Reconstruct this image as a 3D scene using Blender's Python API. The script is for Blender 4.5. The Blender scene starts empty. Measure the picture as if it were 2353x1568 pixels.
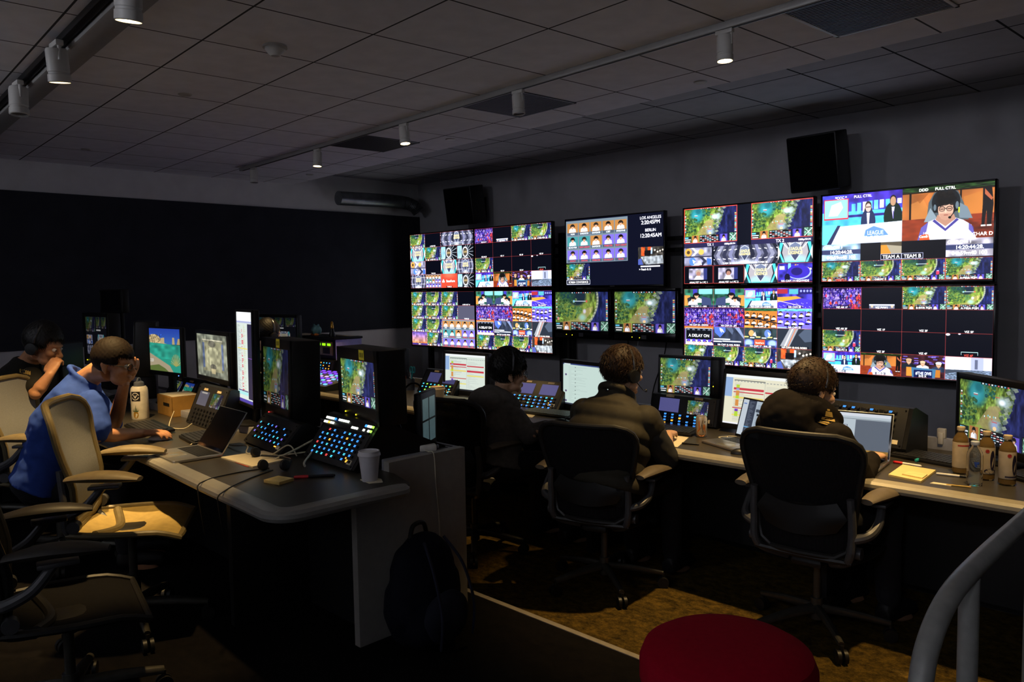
# Broadcast control room: video wall, two operator consoles, five seated operators.
# World: metres, Z up, X along the video wall, Y towards it; the wall of displays stands in the plane Y = 0.
import bpy, bmesh, math, random
import numpy as np
from mathutils import Vector as V, Matrix, noise as mnoise
random.seed(7)
PI = math.pi
sc = bpy.context.scene
COL = sc.collection
R = math.radians

# ---------------------------------------------------------------- camera (solved from the photograph's straight lines)
CAM = V((3.67, -6.295, 1.62)); FPX = 1791.59
YAW, PIT, ROL = R(44.88), R(3.978), R(-0.914)
FW = V((-math.sin(YAW)*math.cos(PIT), math.cos(YAW)*math.cos(PIT), -math.sin(PIT)))
_r = V((math.cos(YAW), math.sin(YAW), 0)); _u = _r.cross(FW)
RT = _r*math.cos(ROL) + _u*math.sin(ROL); UP = -_r*math.sin(ROL) + _u*math.cos(ROL)
cd = bpy.data.cameras.new('camera'); cam = bpy.data.objects.new('camera', cd); COL.objects.link(cam)
M4 = Matrix((RT, UP, -FW)).transposed().to_4x4(); M4.translation = CAM
cam.matrix_world = M4
cd.sensor_fit = 'HORIZONTAL'; cd.sensor_width = 36; cd.lens = FPX/2353*36; cd.clip_start = .05; cd.clip_end = 60
sc.camera = cam
sc.view_settings.view_transform = 'Standard'; sc.view_settings.look = 'None'
sc.view_settings.gamma = 1; sc.view_settings.use_curve_mapping = False; sc.view_settings.exposure = .4
sc.cycles.max_bounces = 6; sc.cycles.diffuse_bounces = 3; sc.cycles.glossy_bounces = 3
sc.cycles.transmission_bounces = 6; sc.cycles.transparent_max_bounces = 8
sc.cycles.caustics_reflective = False; sc.cycles.caustics_refractive = False
sc.cycles.sample_clamp_indirect = 3.0; sc.cycles.use_denoising = True

def ray(x, y): return FW*FPX + RT*(x-1176.5) - UP*(y-784)
def PZ(x, y, z): d = ray(x, y); return CAM + d*((z-CAM.z)/d.z)      # where the sight line of a photo point meets a level
def PX(x, y, X): d = ray(x, y); return CAM + d*((X-CAM.x)/d.x)
def PY(x, y, Y): d = ray(x, y); return CAM + d*((Y-CAM.y)/d.y)
def PD(x, y, D): return CAM + ray(x, y)*(D/FPX)

# ---------------------------------------------------------------- object helpers
def link(o, parent=None):
    COL.objects.link(o)
    if parent is not None: o.parent = parent
    return o
def tag(o, label=None, cat=None, group=None, kind=None):
    if label: o['label'] = label
    if cat: o['category'] = cat
    if group: o['group'] = group
    if kind: o['kind'] = kind
    return o
def thing(name, label, cat, loc=(0,0,0), rz=0., group=None):
    o = link(bpy.data.objects.new(name, None)); o.empty_display_size = .05
    o.location = loc; o.rotation_euler = (0, 0, rz)
    return tag(o, label, cat, group)
def copy_tree(o, parent=None):
    c = o.copy(); link(c, parent)
    for ch in o.children: copy_tree(ch, c)
    return c

class MB:
    def __init__(s): s.b = bmesh.new()
    def add(s, t, T=None):
        me = bpy.data.meshes.new('t'); t.to_mesh(me); t.free()
        if T is not None: me.transform(T)
        s.b.from_mesh(me); bpy.data.meshes.remove(me); return s
    def box(s, x0, x1, y0, y1, z0, z1, bev=0., T=None, seg=2):
        t = bmesh.new(); bmesh.ops.create_cube(t, size=1)
        bmesh.ops.transform(t, matrix=Matrix.Translation(((x0+x1)/2,(y0+y1)/2,(z0+z1)/2)) @ Matrix.Diagonal((x1-x0,y1-y0,z1-z0,1)), verts=t.verts)
        if bev > 0: bmesh.ops.bevel(t, geom=t.edges[:], offset=bev, segments=seg, profile=.5, affect='EDGES')
        return s.add(t, T)
    def ball(s, c, r, T=None, n=20, m=14):
        t = bmesh.new(); bmesh.ops.create_uvsphere(t, u_segments=n, v_segments=m, radius=1)
        r = (r, r, r) if not hasattr(r, '__len__') else r
        X = Matrix.Translation(c) @ Matrix.Diagonal((*r, 1))
        return s.add(t, X if T is None else T @ X)
    def loft(s, rings, close=True, caps=True):
        b = s.b; L = [[b.verts.new(p) for p in rg] for rg in rings]; n = len(L[0])
        for a, c in zip(L, L[1:]):
            for i in range(n if close else n-1): b.faces.new((a[i], a[(i+1) % n], c[(i+1) % n], c[i]))
        if caps and close: b.faces.new(L[0][::-1]); b.faces.new(L[-1])
        return s
    def tube(s, pts, r, n=10, smooth=True, caps=True, flat=1.):
        P = [V(p) for p in pts]; rr = list(r) if hasattr(r, '__len__') else [r]*len(P)
        if smooth and len(P) > 2:
            Q, q = [], []
            for i in range(len(P)-1):
                a = P[max(i-1, 0)]; b_ = P[i]; c = P[i+1]; d = P[min(i+2, len(P)-1)]
                for k in range(6):
                    t = k/6
                    Q.append(.5*((2*b_)+(c-a)*t+(2*a-5*b_+4*c-d)*t*t+(3*b_-a-3*c+d)*t**3)); q.append(rr[i]*(1-t)+rr[i+1]*t)
            P = Q+[P[-1]]; rr = q+[rr[-1]]
        rings = []; up = None
        for i, p in enumerate(P):
            t = (P[min(i+1, len(P)-1)]-P[max(i-1, 0)])
            if t.length < 1e-9: t = V((0,0,1))
            t.normalize()
            if up is None: up = t.orthogonal().normalized()
            up = (up-t*up.dot(t)).normalized(); sd = t.cross(up)
            rings.append([p+(up*math.cos(2*PI*k/n)*flat+sd*math.sin(2*PI*k/n))*rr[i] for k in range(n)])
        return s.loft(rings, True, caps)
    def lathe(s, prof, c=(0,0,0), n=24, caps=True, T=None):
        t = MB(); c = V(c)
        t.loft([[c+V((max(r,1e-4)*math.cos(2*PI*k/n), max(r,1e-4)*math.sin(2*PI*k/n), z)) for k in range(n)] for r, z in prof], True, caps)
        return s.add(t.b, T)
    def cyl(s, p0, p1, r0, r1=None, n=16): return s.tube([p0, p1], [r0, r0 if r1 is None else r1], n, False)
    def prism(s, pts, z0, z1, bev=0., T=None):
        t = bmesh.new(); a = [t.verts.new((x, y, z0)) for x, y in pts]; b = [t.verts.new((x, y, z1)) for x, y in pts]; n = len(pts)
        t.faces.new(a[::-1]); t.faces.new(b)
        for i in range(n): t.faces.new((a[i], a[(i+1) % n], b[(i+1) % n], b[i]))
        bmesh.ops.recalc_face_normals(t, faces=t.faces)
        if bev > 0: bmesh.ops.bevel(t, geom=[e for e in t.edges if e.calc_face_angle(0) > .5], offset=bev, segments=2, profile=.5, affect='EDGES')
        return s.add(t, T)
    def quad(s, *p): s.b.faces.new([s.b.verts.new(q) for q in p]); return s
    def sheet(s, G, th):                                            # a grid of points thickened along its normals
        t = bmesh.new(); n = len(G); m = len(G[0])
        L = [[t.verts.new(p) for p in row] for row in G]
        for i in range(n-1):
            for j in range(m-1): t.faces.new((L[i][j], L[i][j+1], L[i+1][j+1], L[i+1][j]))
        t.normal_update()
        bmesh.ops.solidify(t, geom=t.faces[:], thickness=th)
        return s.add(t)
def finish(b, name, mats, smooth=True, ang=.6):
    bmesh.ops.recalc_face_normals(b, faces=b.faces)
    if smooth:
        for f in b.faces: f.smooth = True
        for e in b.edges:
            if len(e.link_faces) == 2 and e.calc_face_angle(0) > ang: e.smooth = False
    me = bpy.data.meshes.new(name); b.to_mesh(me); b.free()
    for m in (mats if isinstance(mats, (list, tuple)) else [mats]): me.materials.append(m)
    return me
def O(name, mb, mat, parent=None, loc=None, rot=None, smooth=True, ang=.6):
    o = link(bpy.data.objects.new(name, finish(mb.b, name, mat, smooth, ang)), parent)
    if loc is not None: o.location = loc
    if rot is not None: o.rotation_euler = rot
    return o
def struct(name, mb, mat, parent=None, smooth=False):
    o = O(name, mb, mat, parent, smooth=smooth)
    if parent is None: o['kind'] = 'structure'
    return o
def remeshed(mb, voxel, smooth=4, fac=.5, fold=0., fscale=9., fseed=0.):
    """One continuous skin over the overlapping shapes of mb, with optional cloth folds."""
    me = bpy.data.meshes.new('r'); mb.b.to_mesh(me); mb.b.free()
    o = bpy.data.objects.new('r', me); COL.objects.link(o)
    m = o.modifiers.new('r', 'REMESH'); m.mode = 'VOXEL'; m.voxel_size = voxel
    if smooth: s_ = o.modifiers.new('s', 'SMOOTH'); s_.factor = fac; s_.iterations = smooth
    dg = bpy.context.evaluated_depsgraph_get(); dg.update()
    nm = bpy.data.meshes.new_from_object(o.evaluated_get(dg), depsgraph=dg)
    bpy.data.objects.remove(o); bpy.data.meshes.remove(me)
    out = MB(); out.b.from_mesh(nm); bpy.data.meshes.remove(nm)
    if fold:
        out.b.normal_update()
        for v in out.b.verts:
            p = v.co*fscale
            d = mnoise.noise(V((p.x+fseed, p.y, p.z*1.7)))*.6 + mnoise.noise(V((p.x*2.3, p.y*2.3+fseed, p.z*3.1)))*.4
            v.co += v.normal*(fold*d)
    return out
def local(mb, org):
    bmesh.ops.translate(mb.b, vec=-V(org), verts=mb.b.verts); return mb

# ---------------------------------------------------------------- materials
def lin(c):
    if isinstance(c, str): c = tuple(int(c[i:i+2], 16)/255 for i in (0, 2, 4))
    return tuple(((x+.055)/1.055)**2.4 if x > .04045 else x/12.92 for x in c)
MATS = {}
def mat(name, col, rough=.5, metal=0., spec=.5, var=.12, vscale=30., bump=0., bscale=200., emit=None, es=0., coat=0., trans=0., alpha=1., stretch=None, ior=1.45):
    if name in MATS: return MATS[name]
    m = bpy.data.materials.new(name); m.use_nodes = True; nt = m.node_tree; p = nt.nodes['Principled BSDF']; N = nt.nodes.new; Lk = nt.links.new
    c = lin(col)
    tc = N('ShaderNodeTexCoord'); mp = N('ShaderNodeMapping'); Lk(tc.outputs['Object'], mp.inputs['Vector'])
    if stretch: mp.inputs['Scale'].default_value = stretch
    nz = N('ShaderNodeTexNoise'); nz.inputs['Scale'].default_value = vscale; nz.inputs['Detail'].default_value = 3
    Lk(mp.outputs['Vector'], nz.inputs['Vector'])
    rp = N('ShaderNodeValToRGB'); Lk(nz.outputs['Fac'], rp.inputs['Fac'])
    rp.color_ramp.elements[0].position = .3; rp.color_ramp.elements[1].position = .7
    rp.color_ramp.elements[0].color = (*[x*(1-var) for x in c], 1); rp.color_ramp.elements[1].color = (*[min(1, x*(1+var)) for x in c], 1)
    Lk(rp.outputs['Color'], p.inputs['Base Color'])
    p.inputs['Roughness'].default_value = rough; p.inputs['Metallic'].default_value = metal
    p.inputs['Specular IOR Level'].default_value = spec; p.inputs['IOR'].default_value = ior
    p.inputs['Coat Weight'].default_value = coat; p.inputs['Transmission Weight'].default_value = trans; p.inputs['Alpha'].default_value = alpha
    if bump:
        n2 = N('ShaderNodeTexNoise'); n2.inputs['Scale'].default_value = bscale; Lk(mp.outputs['Vector'], n2.inputs['Vector'])
        bp = N('ShaderNodeBump'); bp.inputs['Strength'].default_value = bump; bp.inputs['Distance'].default_value = .004
        Lk(n2.outputs['Fac'], bp.inputs['Height']); Lk(bp.outputs['Normal'], p.inputs['Normal'])
    if emit is not None:
        p.inputs['Emission Color'].default_value = (*lin(emit), 1); p.inputs['Emission Strength'].default_value = es
    MATS[name] = m; return m
BLK = mat('black_plastic', '0b0b0d', .45); BLKG = mat('black_gloss', '08080a', .2); MBLK = mat('black_metal', '121214', .4, .6)
DGREY = mat('dark_grey_plastic', '1c1c1f', .5); GREY = mat('grey_plastic', '57575c', .45); LGREY = mat('light_grey_plastic', '9a9aa0', .4)
WHITE = mat('white_plastic', 'd8d4cc', .4); PAPER = mat('paper', 'dcd0b4', .8, var=.04); YEL = mat('yellow_note', 'd8c832', .8, var=.05)
ALU = mat('aluminium', 'a6a6a8', .32, .85, var=.04); CHROME = mat('chrome', 'c8c8cc', .15, 1.)
KEY = mat('keycap', '16161a', .5); TAPE = mat('label_tape', 'c8b48c', .7, var=.08)
SKIN = mat('skin_warm', 'b4805c', .5, var=.06, vscale=60, bump=.08, bscale=350); SKIN2 = mat('skin_light', 'c49a7c', .5, var=.06, vscale=60, bump=.08, bscale=350)
HAIRB = mat('hair_black', '0e0b0a', .55, 0, .35, .4, 120); HAIRBR = mat('hair_brown', '2a1b10', .6, 0, .3, .45, 90)
HAIRD = mat('hair_dark_brown', '160d06', .7, 0, .2, .4, 110)
EYEW = mat('eye_white', 'd8d4cc', .2); IRIS = mat('eye_iris', '1a0e08', .2)
GLASS = mat('clear_glass', 'ffffff', .03, 0, .5, 0, trans=1., ior=1.3)
def glow(name, col, s): return mat(name, '050505', .4, emit=col, es=s, var=0)
# ---------------------------------------------------------------- pictures that the displays show (drawn here, tile by tile)
GLY = {}
def glyph_tris(s):
    """Triangles of a word in the built-in font, scaled to a cap height of 1."""
    if s in GLY: return GLY[s]
    cu = bpy.data.curves.new('t', 'FONT'); cu.body = s; cu.size = 1; cu.resolution_u = 3
    o = bpy.data.objects.new('t', cu); COL.objects.link(o)
    dg = bpy.context.evaluated_depsgraph_get(); dg.update()
    me = bpy.data.meshes.new_from_object(o.evaluated_get(dg), depsgraph=dg); me.calc_loop_triangles()
    co = np.array([v.co[:2] for v in me.vertices]) if len(me.vertices) else np.zeros((0, 2))
    tr = np.array([t.vertices[:] for t in me.loop_triangles], int).reshape(-1, 3)
    bpy.data.objects.remove(o); bpy.data.curves.remove(cu); bpy.data.meshes.remove(me)
    T = co[tr]/.69 if len(tr) else np.zeros((0, 3, 2))
    w = T[:, :, 0].max() if len(T) else .5
    GLY[s] = (T, w); return GLY[s]
def hexc(c): return np.array([int(c[i:i+2], 16)/255 for i in (0, 2, 4)]) if isinstance(c, str) else np.array(c, float)
class Cv:
    """A picture drawn in fractions of its own width and height, y downwards. sub() draws into a tile of it."""
    def __init__(s, w, h, bg='05060c', A=None):
        s.w, s.h = w, h; s.A = np.zeros((h, w, 3)) + hexc(bg) if A is None else A
    def sub(s, x, y, w, h):
        x0, y0 = int(round(x*s.w)), int(round(y*s.h)); x1, y1 = int(round((x+w)*s.w)), int(round((y+h)*s.h))
        B = s.A[y0:y1, x0:x1]; return Cv(B.shape[1], B.shape[0], A=B)
    def fill(s, c): s.A[:] = hexc(c); return s
    def rect(s, x0, y0, x1, y1, c, a=1.):
        X0, X1, Y0, Y1 = [int(round(v)) for v in (x0*s.w, x1*s.w, y0*s.h, y1*s.h)]
        B = s.A[max(Y0,0):max(Y1, Y0+1), max(X0,0):max(X1, X0+1)]; B[:] = B*(1-a)+hexc(c)*a; return s
    def _m(s, x0, y0, x1, y1):
        X0, X1 = max(int(x0*s.w)-1, 0), min(int(x1*s.w)+2, s.w); Y0, Y1 = max(int(y0*s.h)-1, 0), min(int(y1*s.h)+2, s.h)
        if X1 <= X0 or Y1 <= Y0: return None
        yy, xx = np.mgrid[Y0:Y1, X0:X1]; return (slice(Y0, Y1), slice(X0, X1)), (xx+.5)/s.w, (yy+.5)/s.h
    def ell(s, cx, cy, rx, ry, c, a=1., soft=0.):
        k = 1+soft; q = s._m(cx-rx*k, cy-ry*k, cx+rx*k, cy+ry*k)
        if q is None: return s
        sl, X, Y = q; d = np.sqrt(((X-cx)/rx)**2+((Y-cy)/ry)**2)
        m = np.clip((1+soft-d)/(2*soft), 0, 1) if soft else (d < 1).astype(float)
        s.A[sl] = s.A[sl]*(1-m[..., None]*a)+hexc(c)*m[..., None]*a; return s
    def poly(s, P, c, a=1.):
        P = np.array(P, float); q = s._m(P[:, 0].min(), P[:, 1].min(), P[:, 0].max(), P[:, 1].max())
        if q is None: return s
        sl, X, Y = q; m = np.zeros(X.shape, bool)
        for (xa, ya), (xb, yb) in zip(P, np.roll(P, -1, 0)):
            if ya == yb: continue
            m ^= ((ya > Y) != (yb > Y)) & (X < (xb-xa)*(Y-ya)/(yb-ya)+xa)
        s.A[sl] = s.A[sl]*(1-m[..., None]*a)+hexc(c)*m[..., None]*a; return s
    def line(s, x0, y0, x1, y1, t, c, a=1.):
        dx, dy = (x1-x0)*s.w, (y1-y0)*s.h; L = math.hypot(dx, dy) or 1; nx, ny = -dy/L*t*s.h/2/s.w, dx/L*t/2
        return s.poly([(x0+nx, y0+ny), (x1+nx, y1+ny), (x1-nx, y1-ny), (x0-nx, y0-ny)], c, a)
    def noise(s, n, amp, seed=0, x0=0, y0=0, x1=1, y1=1, col=None):
        q = s._m(x0, y0, x1, y1)
        if q is None: return s
        sl, X, Y = q; rg = np.random.RandomState(seed); g = rg.rand(n+2, int(n*1.8)+2)
        u = np.clip((X-x0)/(x1-x0), 0, .999)*(g.shape[1]-2); v = np.clip((Y-y0)/(y1-y0), 0, .999)*n; i, j = u.astype(int), v.astype(int); fu, fv = u-i, v-j
        fu, fv = fu*fu*(3-2*fu), fv*fv*(3-2*fv)
        z = (g[j, i]*(1-fu)+g[j, i+1]*fu)*(1-fv)+(g[j+1, i]*(1-fu)+g[j+1, i+1]*fu)*fv
        if col is None: s.A[sl] *= (1+(z[..., None]-.5)*2*amp)
        else:
            m = np.clip((z-.5)*4, 0, 1)[..., None]*amp; s.A[sl] = s.A[sl]*(1-m)+hexc(col)*m
        return s
    def text(s, t, cx, y, h, c='ffffff', just='c', bold=0., maxw=None):
        T, w = glyph_tris(t)
        if not len(T): return s
        k = h*s.h; wpx = w*k
        if maxw and wpx > maxw*s.w: kx = maxw*s.w/w
        else: kx = k
        x0 = cx*s.w - (w*kx/2 if just == 'c' else 0 if just == 'l' else w*kx); yb = y*s.h+k/2
        for tri in T:
            px = x0+tri[:, 0]*kx; py = yb-tri[:, 1]*k
            X0, X1, Y0, Y1 = max(int(px.min()), 0), min(int(px.max())+2, s.w), max(int(py.min()), 0), min(int(py.max())+2, s.h)
            if X1 <= X0 or Y1 <= Y0: continue
            yy, xx = np.mgrid[Y0:Y1, X0:X1]; xx = xx+.5; yy = yy+.5; e = bold*k+.25
            ar = (px[1]-px[0])*(py[2]-py[0])-(px[2]-px[0])*(py[1]-py[0])
            if abs(ar) < 1e-6: continue
            sg = 1 if ar > 0 else -1; m = np.ones(xx.shape, bool)
            for a, b in ((0, 1), (1, 2), (2, 0)):
                ex, ey = px[b]-px[a], py[b]-py[a]; m &= sg*(ex*(yy-py[a])-ey*(xx-px[a])) >= -e*math.hypot(ex, ey)
            s.A[Y0:Y1, X0:X1][m] = hexc(c)
        return s
    def frame(s, c, t=.008):
        tx = t*s.h/s.w
        s.rect(0, 0, 1, t, c); s.rect(0, 1-t, 1, 1, c); s.rect(0, 0, tx, 1, c); return s.rect(1-tx, 0, 1, 1, c)
    def half(s):
        A = s.A; g = A.mean(2, keepdims=True); A = g+(A-g)*.86; h, w = A.shape[0]//2*2, A.shape[1]//2*2; A = A[:h, :w]
        return Cv(w//2, h//2, A=(A[0::2, 0::2]+A[1::2, 0::2]+A[0::2, 1::2]+A[1::2, 1::2])/4)

def fig(c, x, y, k, shirt='e8e8f0', hair='181418', skin='c89878', head=True):   # a person, bust upwards
    h = hexc(shirt); c.poly([(x-.34*k,y+.82*k),(x-.3*k,y+.48*k),(x-.12*k,y+.36*k),(x+.12*k,y+.36*k),(x+.3*k,y+.48*k),(x+.34*k,y+.82*k)], h); c.poly([(x+.1*k,y+.42*k),(x+.3*k,y+.48*k),(x+.34*k,y+.82*k),(x+.16*k,y+.82*k)], h*.78); c.poly([(x-.09*k,y+.36*k),(x+.09*k,y+.36*k),(x,y+.52*k)], hexc(skin)*.8)
    if head: c.ell(x, y+.12*k, .19*k, .2*k, '1c2026'); c.ell(x, y+.2*k, .115*k, .19*k, skin); c.ell(x, y+.06*k, .14*k, .13*k, hair); c.rect(x-.08*k, y+.17*k, x+.08*k, y+.2*k, hexc(skin)*.55); c.ell(x-.17*k, y+.18*k, .045*k, .08*k, '14161a'); c.ell(x+.17*k, y+.18*k, .045*k, .08*k, '14161a')
def foliage(c, rg, n, x0, x1, y0, y1, cols, r=.02):
    for i in range(n):
        x, y, k = x0+rg.random()*(x1-x0), y0+rg.random()*(y1-y0), r*(.5+rg.random()); cl = cols[rg.randrange(len(cols))]
        c.ell(x, y, k, k*1.6, cl, .8); c.ell(x-k*.25, y-k*.5, k*.5, k*.7, hexc(cl)*1.35, .6)
GR = ['1d3a24','2f5a34','4a7038','24482c','5f8240','35603c']
def game(c, v=0, hud=True, dim=1.):
    rg = random.Random(v*7+3)
    c.fill('5f7a2c').noise(10, .35, 11+v).noise(26, .35, 5+v).noise(6, .75, 31+v, col='2c4e2c').noise(14, .5, 33+v, col='7f9434').noise(30, .25, 34+v)
    if v == 0:
        c.poly([(.14,1),(.28,.66),(.42,.38),(.55,.34),(.62,.48),(.52,.72),(.46,1)], 'a08c5c', .7); c.poly([(.0,.82),(.3,.72),(.4,.84),(.34,1),(0,1)], '8aa838', .55); c.ell(.5, .5, .08, .14, 'b09c6c', .5, .5)
        c.ell(.25, .18, .13, .22, '1d7f8c', .95, .3).ell(.24, .22, .07, .12, '3aa8b4', .7, .5).ell(.27, .1, .05, .08, '14606c', .7, .4)
        foliage(c, rg, 90, .03, .24, .3, .68, GR, .016); foliage(c, rg, 40, .36, .5, .0, .24, ['164a50','226458','1d5038','2e7468'], .014); foliage(c, rg, 26, .56, .68, .42, .58, ['6f8a34','5c7a30','88a03c'], .014)
        c.poly([(.68,0),(.75,.16),(.71,.4),(.61,.62),(.55,.8),(.53,1),(1,1),(1,0)], '1c2254').noise(6, .45, 41, .6, 0, 1, 1).noise(18, .2, 44, .6, 0, 1, 1)
        for i in range(30):
            t = i/29; x = .72-.18*t+.04*math.sin(i*1.7); c.poly([(x-.03,t*.85),(x+.02,t*.85-.03),(x+.045,t*.85+.02),(x+.0,t*.85+.05)], ['5c6e68','7c8a7c','485850','8c9886'][i % 4], .9)
        c.ell(.6, .27, .075, .075, 'b8d4e8', .9, .6).ell(.59, .28, .035, .04, 'f4f8ff', 1, .5); c.ell(.5, .68, .06, .08, '88a0dc', .85, .6).ell(.5, .73, .025, .035, 'f0c890')
        for i in range(7): c.ell(.36+i*.025, .56+.03*math.sin(i*2), .007, .016, ['d8f0ff','c85050','60c0e0'][i % 3])
        c.rect(.2, .22, .26, .233, 'd04848'); c.rect(.2, .2, .26, .212, 'f0f0f0'); c.rect(.46, .62, .53, .633, 'd04848'); c.rect(.5, .2, .56, .212, 'd04848')
    else:
        c.ell(.48, .42, .34, .56, '869c3c', .6, .2); c.ell(.42, .1, .17, .26, '14263c', .95, .15); c.ell(.22, .08, .15, .2, '28583c', .8, .3)
        c.poly([(.05,.8),(.4,.72),(.6,.42),(.72,.38),(.7,.5),(.5,.84),(.1,.92)], 'a8965c', .7)
        foliage(c, rg, 110, .02, .4, .18, .66, GR, .015); foliage(c, rg, 30, .4, .5, .36, .56, ['3f6a3c','54804a'], .014); foliage(c, rg, 40, .1, .34, .0, .16, ['1c4438','24543c','183c44'], .016)
        c.poly([(.76,0),(.82,.3),(.74,.62),(.6,.9),(.54,1),(1,1),(1,0)], '1a2258').noise(6, .45, 43, .66, 0, 1, 1).noise(18, .2, 45, .66, 0, 1, 1)
        for i in range(36):
            t = i/35; x = .79+.04*math.sin(t*3.2)-.22*t**1.8; c.poly([(x-.015,t*.92),(x+.018,t*.92-.02),(x+.022,t*.92+.03),(x-.01,t*.92+.035)], ['98a088','707c6c','b4b8a0'][i % 3], .9)
        c.rect(.36, .23, .6, .245, 'e0f0ff'); c.ell(.36, .24, .018, .034, '80c0e0'); c.ell(.6, .24, .018, .034, 'd06048')
        c.ell(.52, .66, .06, .08, '8fd0c8', .8, .6); c.ell(.05, .7, .022, .045, 'd88878'); c.ell(.56, .5, .028, .055, 'd0c8e8', .9, .4); c.line(.56, .86, .7, .66, .04, 'b8b490', .7)
        if v == 2: c.rect(.8, .6, .87, .76, 'c03858'); c.rect(.81, .55, .86, .6, 'b8a0d0')
    if hud:
        for i in range(12):
            c.rect(.01, .2+i*.045, .035, .228+i*.045, ['e8e8e8','b05858','58a0b8','303844'][i % 4]); c.rect(.955, .2+i*.045, .985, .23+i*.045, ['e0c060','d87050','60c8c8','e8e8e8'][i % 4])
        c.rect(.3, .0, .7, .035, '18202a', .8)
        for i in range(9): c.rect(.32+i*.042, .008, .34+i*.042, .03, ['ffffff','58b0e0','e05858'][i % 3])
        c.rect(0, .8, .14, 1, '101820', .9); c.rect(.01, .82, .08, .86, '50b8e0'); c.rect(.01, .88, .13, .91, 'c8d0d8'); c.rect(.02, .94, .12, .965, 'f0f0f0')
        a = c.sub(.15, .78, .13, .22); a.fill('a86a34'); fig(a, .5, .12, 1.); b = c.sub(.69, .78, .13, .22); b.fill('5a48c0'); fig(b, .5, .12, 1.)
        c.rect(.3, .78, .67, 1, '0c1016', .95)
        for j in range(5):
            for i in range(8):
                if i in (3, 4) or rg.random() < .8: c.rect(.31+i*.044, .8+j*.038, .31+i*.044+.034, .818+j*.038, ['f0f0f0','c05050','e0e0e8','70b0d0'][(i*3+j) % 4])
        c.rect(.85, .74, 1, 1, '14181c'); c.rect(.86, .76, .995, .99, '4f7a68').noise(9, .9, 61, .86, .76, .995, .99); c.line(.87,.97,.985,.78,.02,'c8e0d8'); c.line(.87,.78,.985,.97,.02,'a8c8c0')
    if dim != 1: c.A *= dim
    return c
def crest(c, x, y, k):
    q = c.h/c.w
    P = [(-.42,-.5),(0,-.72),(.42,-.5),(.5,.1),(.0,.75),(-.5,.1)]
    c.poly([(x+a*k*q*1.1, y+b*k*1.1) for a, b in P], 'b8c0d0'); c.poly([(x+a*k*q, y+b*k) for a, b in P], '66708c')
    c.poly([(x+a*k*q*.5, y+(b*.5+.35)*k) for a, b in P], '3c4460'); c.text('LEAGUE', x, y-.22*k, .24*k, 'f0d890', bold=.04, maxw=1.1*k*q); c.text('LEGENDS', x, y+.1*k, .24*k, 'f0d890', bold=.04, maxw=1.2*k*q)
def stage(c):
    c.fill('54566c').noise(5, .3, 3)
    for i in range(5):
        a = .5-.11*(i+1)
        for sg in (-1, 1):
            X = lambda u: .5+sg*u
            c.poly([(X(.06+.09*i), 0), (X(.1+.1*i), .5), (X(.05+.09*i), 1), (X(.1+.09*i), 1), (X(.16+.1*i), .5), (X(.11+.09*i), 0)], ['24263a','74769a','30324a','82849e','1c1e2e'][i])
            c.line(X(.12+.09*i), .2, X(.16+.09*i), .24, .04, 'ffffff'); c.line(X(.12+.09*i), .72, X(.17+.09*i), .68, .04, 'e8e8ff')
    c.ell(.5, .92, .16, .16, 'd8e0f4', .9, .7); crest(c, .5, .42, .52); c.rect(.3, .9, .7, .97, 'd8f0ff', .8)
def arch(c):
    c.fill('98949c')
    for sg in (-1, 1):
        X = lambda u: .5+sg*u
        c.poly([(X(.5),0),(X(.32),0),(X(.38),.5),(X(.28),1),(X(.5),1)], '10202c'); c.poly([(X(.44),0),(X(.34),0),(X(.42),.5),(X(.3),1),(X(.36),1),(X(.48),.5)], '3cc0cc')
        c.poly([(X(.5),.1),(X(.42),.5),(X(.5),.9)], 'd8ccc4')
        for i in range(4): c.line(X(.03+.06*i), .3, X(.06+.1*i), 0, .05, ['404860','e8f0ff','303850','b8c8e0'][i])
    c.ell(.5, 1., .3, .3, '88d8e0', .9, .6); c.rect(.24, .94, .76, 1, '60d0d8'); crest(c, .5, .45, .62)
def grid(c):
    c.fill('10141c')
    for i in range(9): c.line(.55, .5, .55+.6*math.cos(i*.4-1.6), .5+1.*math.sin(i*.4-1.6), .03, 'b8c4d0')
    for k in (.25, .4): c.ell(.5, .5, k*.6, k, '20282c' if k == .25 else '6c7888', .5)
    c.rect(.03, .05, .3, .95, '9fd8f0', .9).noise(4, .3, 2, .03, .05, .3, .95); c.ell(.5, .5, .16, .36, 'c8ccd8'); c.ell(.5, .5, .12, .28, '4c4438'); c.text('LEGENDS', .5, .5, .12, 'e8c880', maxw=.2)
def crowd(c, red=.5, seed=1):
    rg = random.Random(seed); c.fill('241060').noise(5, .5, seed)
    for j in range(9):
        for i in range(15):
            x = (i+rg.random()*.8)/15; y = .08+j*.115+rg.random()*.05; hot = rg.random() < (red*(x-.35)*(y if seed == 1 else 1-y)*2.2 if x > .35 else .02)
            cl = rg.choice(['c02040','e04030','d82868']) if hot else rg.choice(['6a48e0','8c70f0','4a30b8','3020a0','a890f8','5a3cc8'])
            c.ell(x, y+.06, .034, .065, hexc(cl)*rg.uniform(.5, 1)); c.ell(x, y-.02, .015, .03, hexc(rg.choice(['9884e0','6c54c8','b890c0']) if not hot else 'e07058')*rg.uniform(.6, 1))
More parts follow.
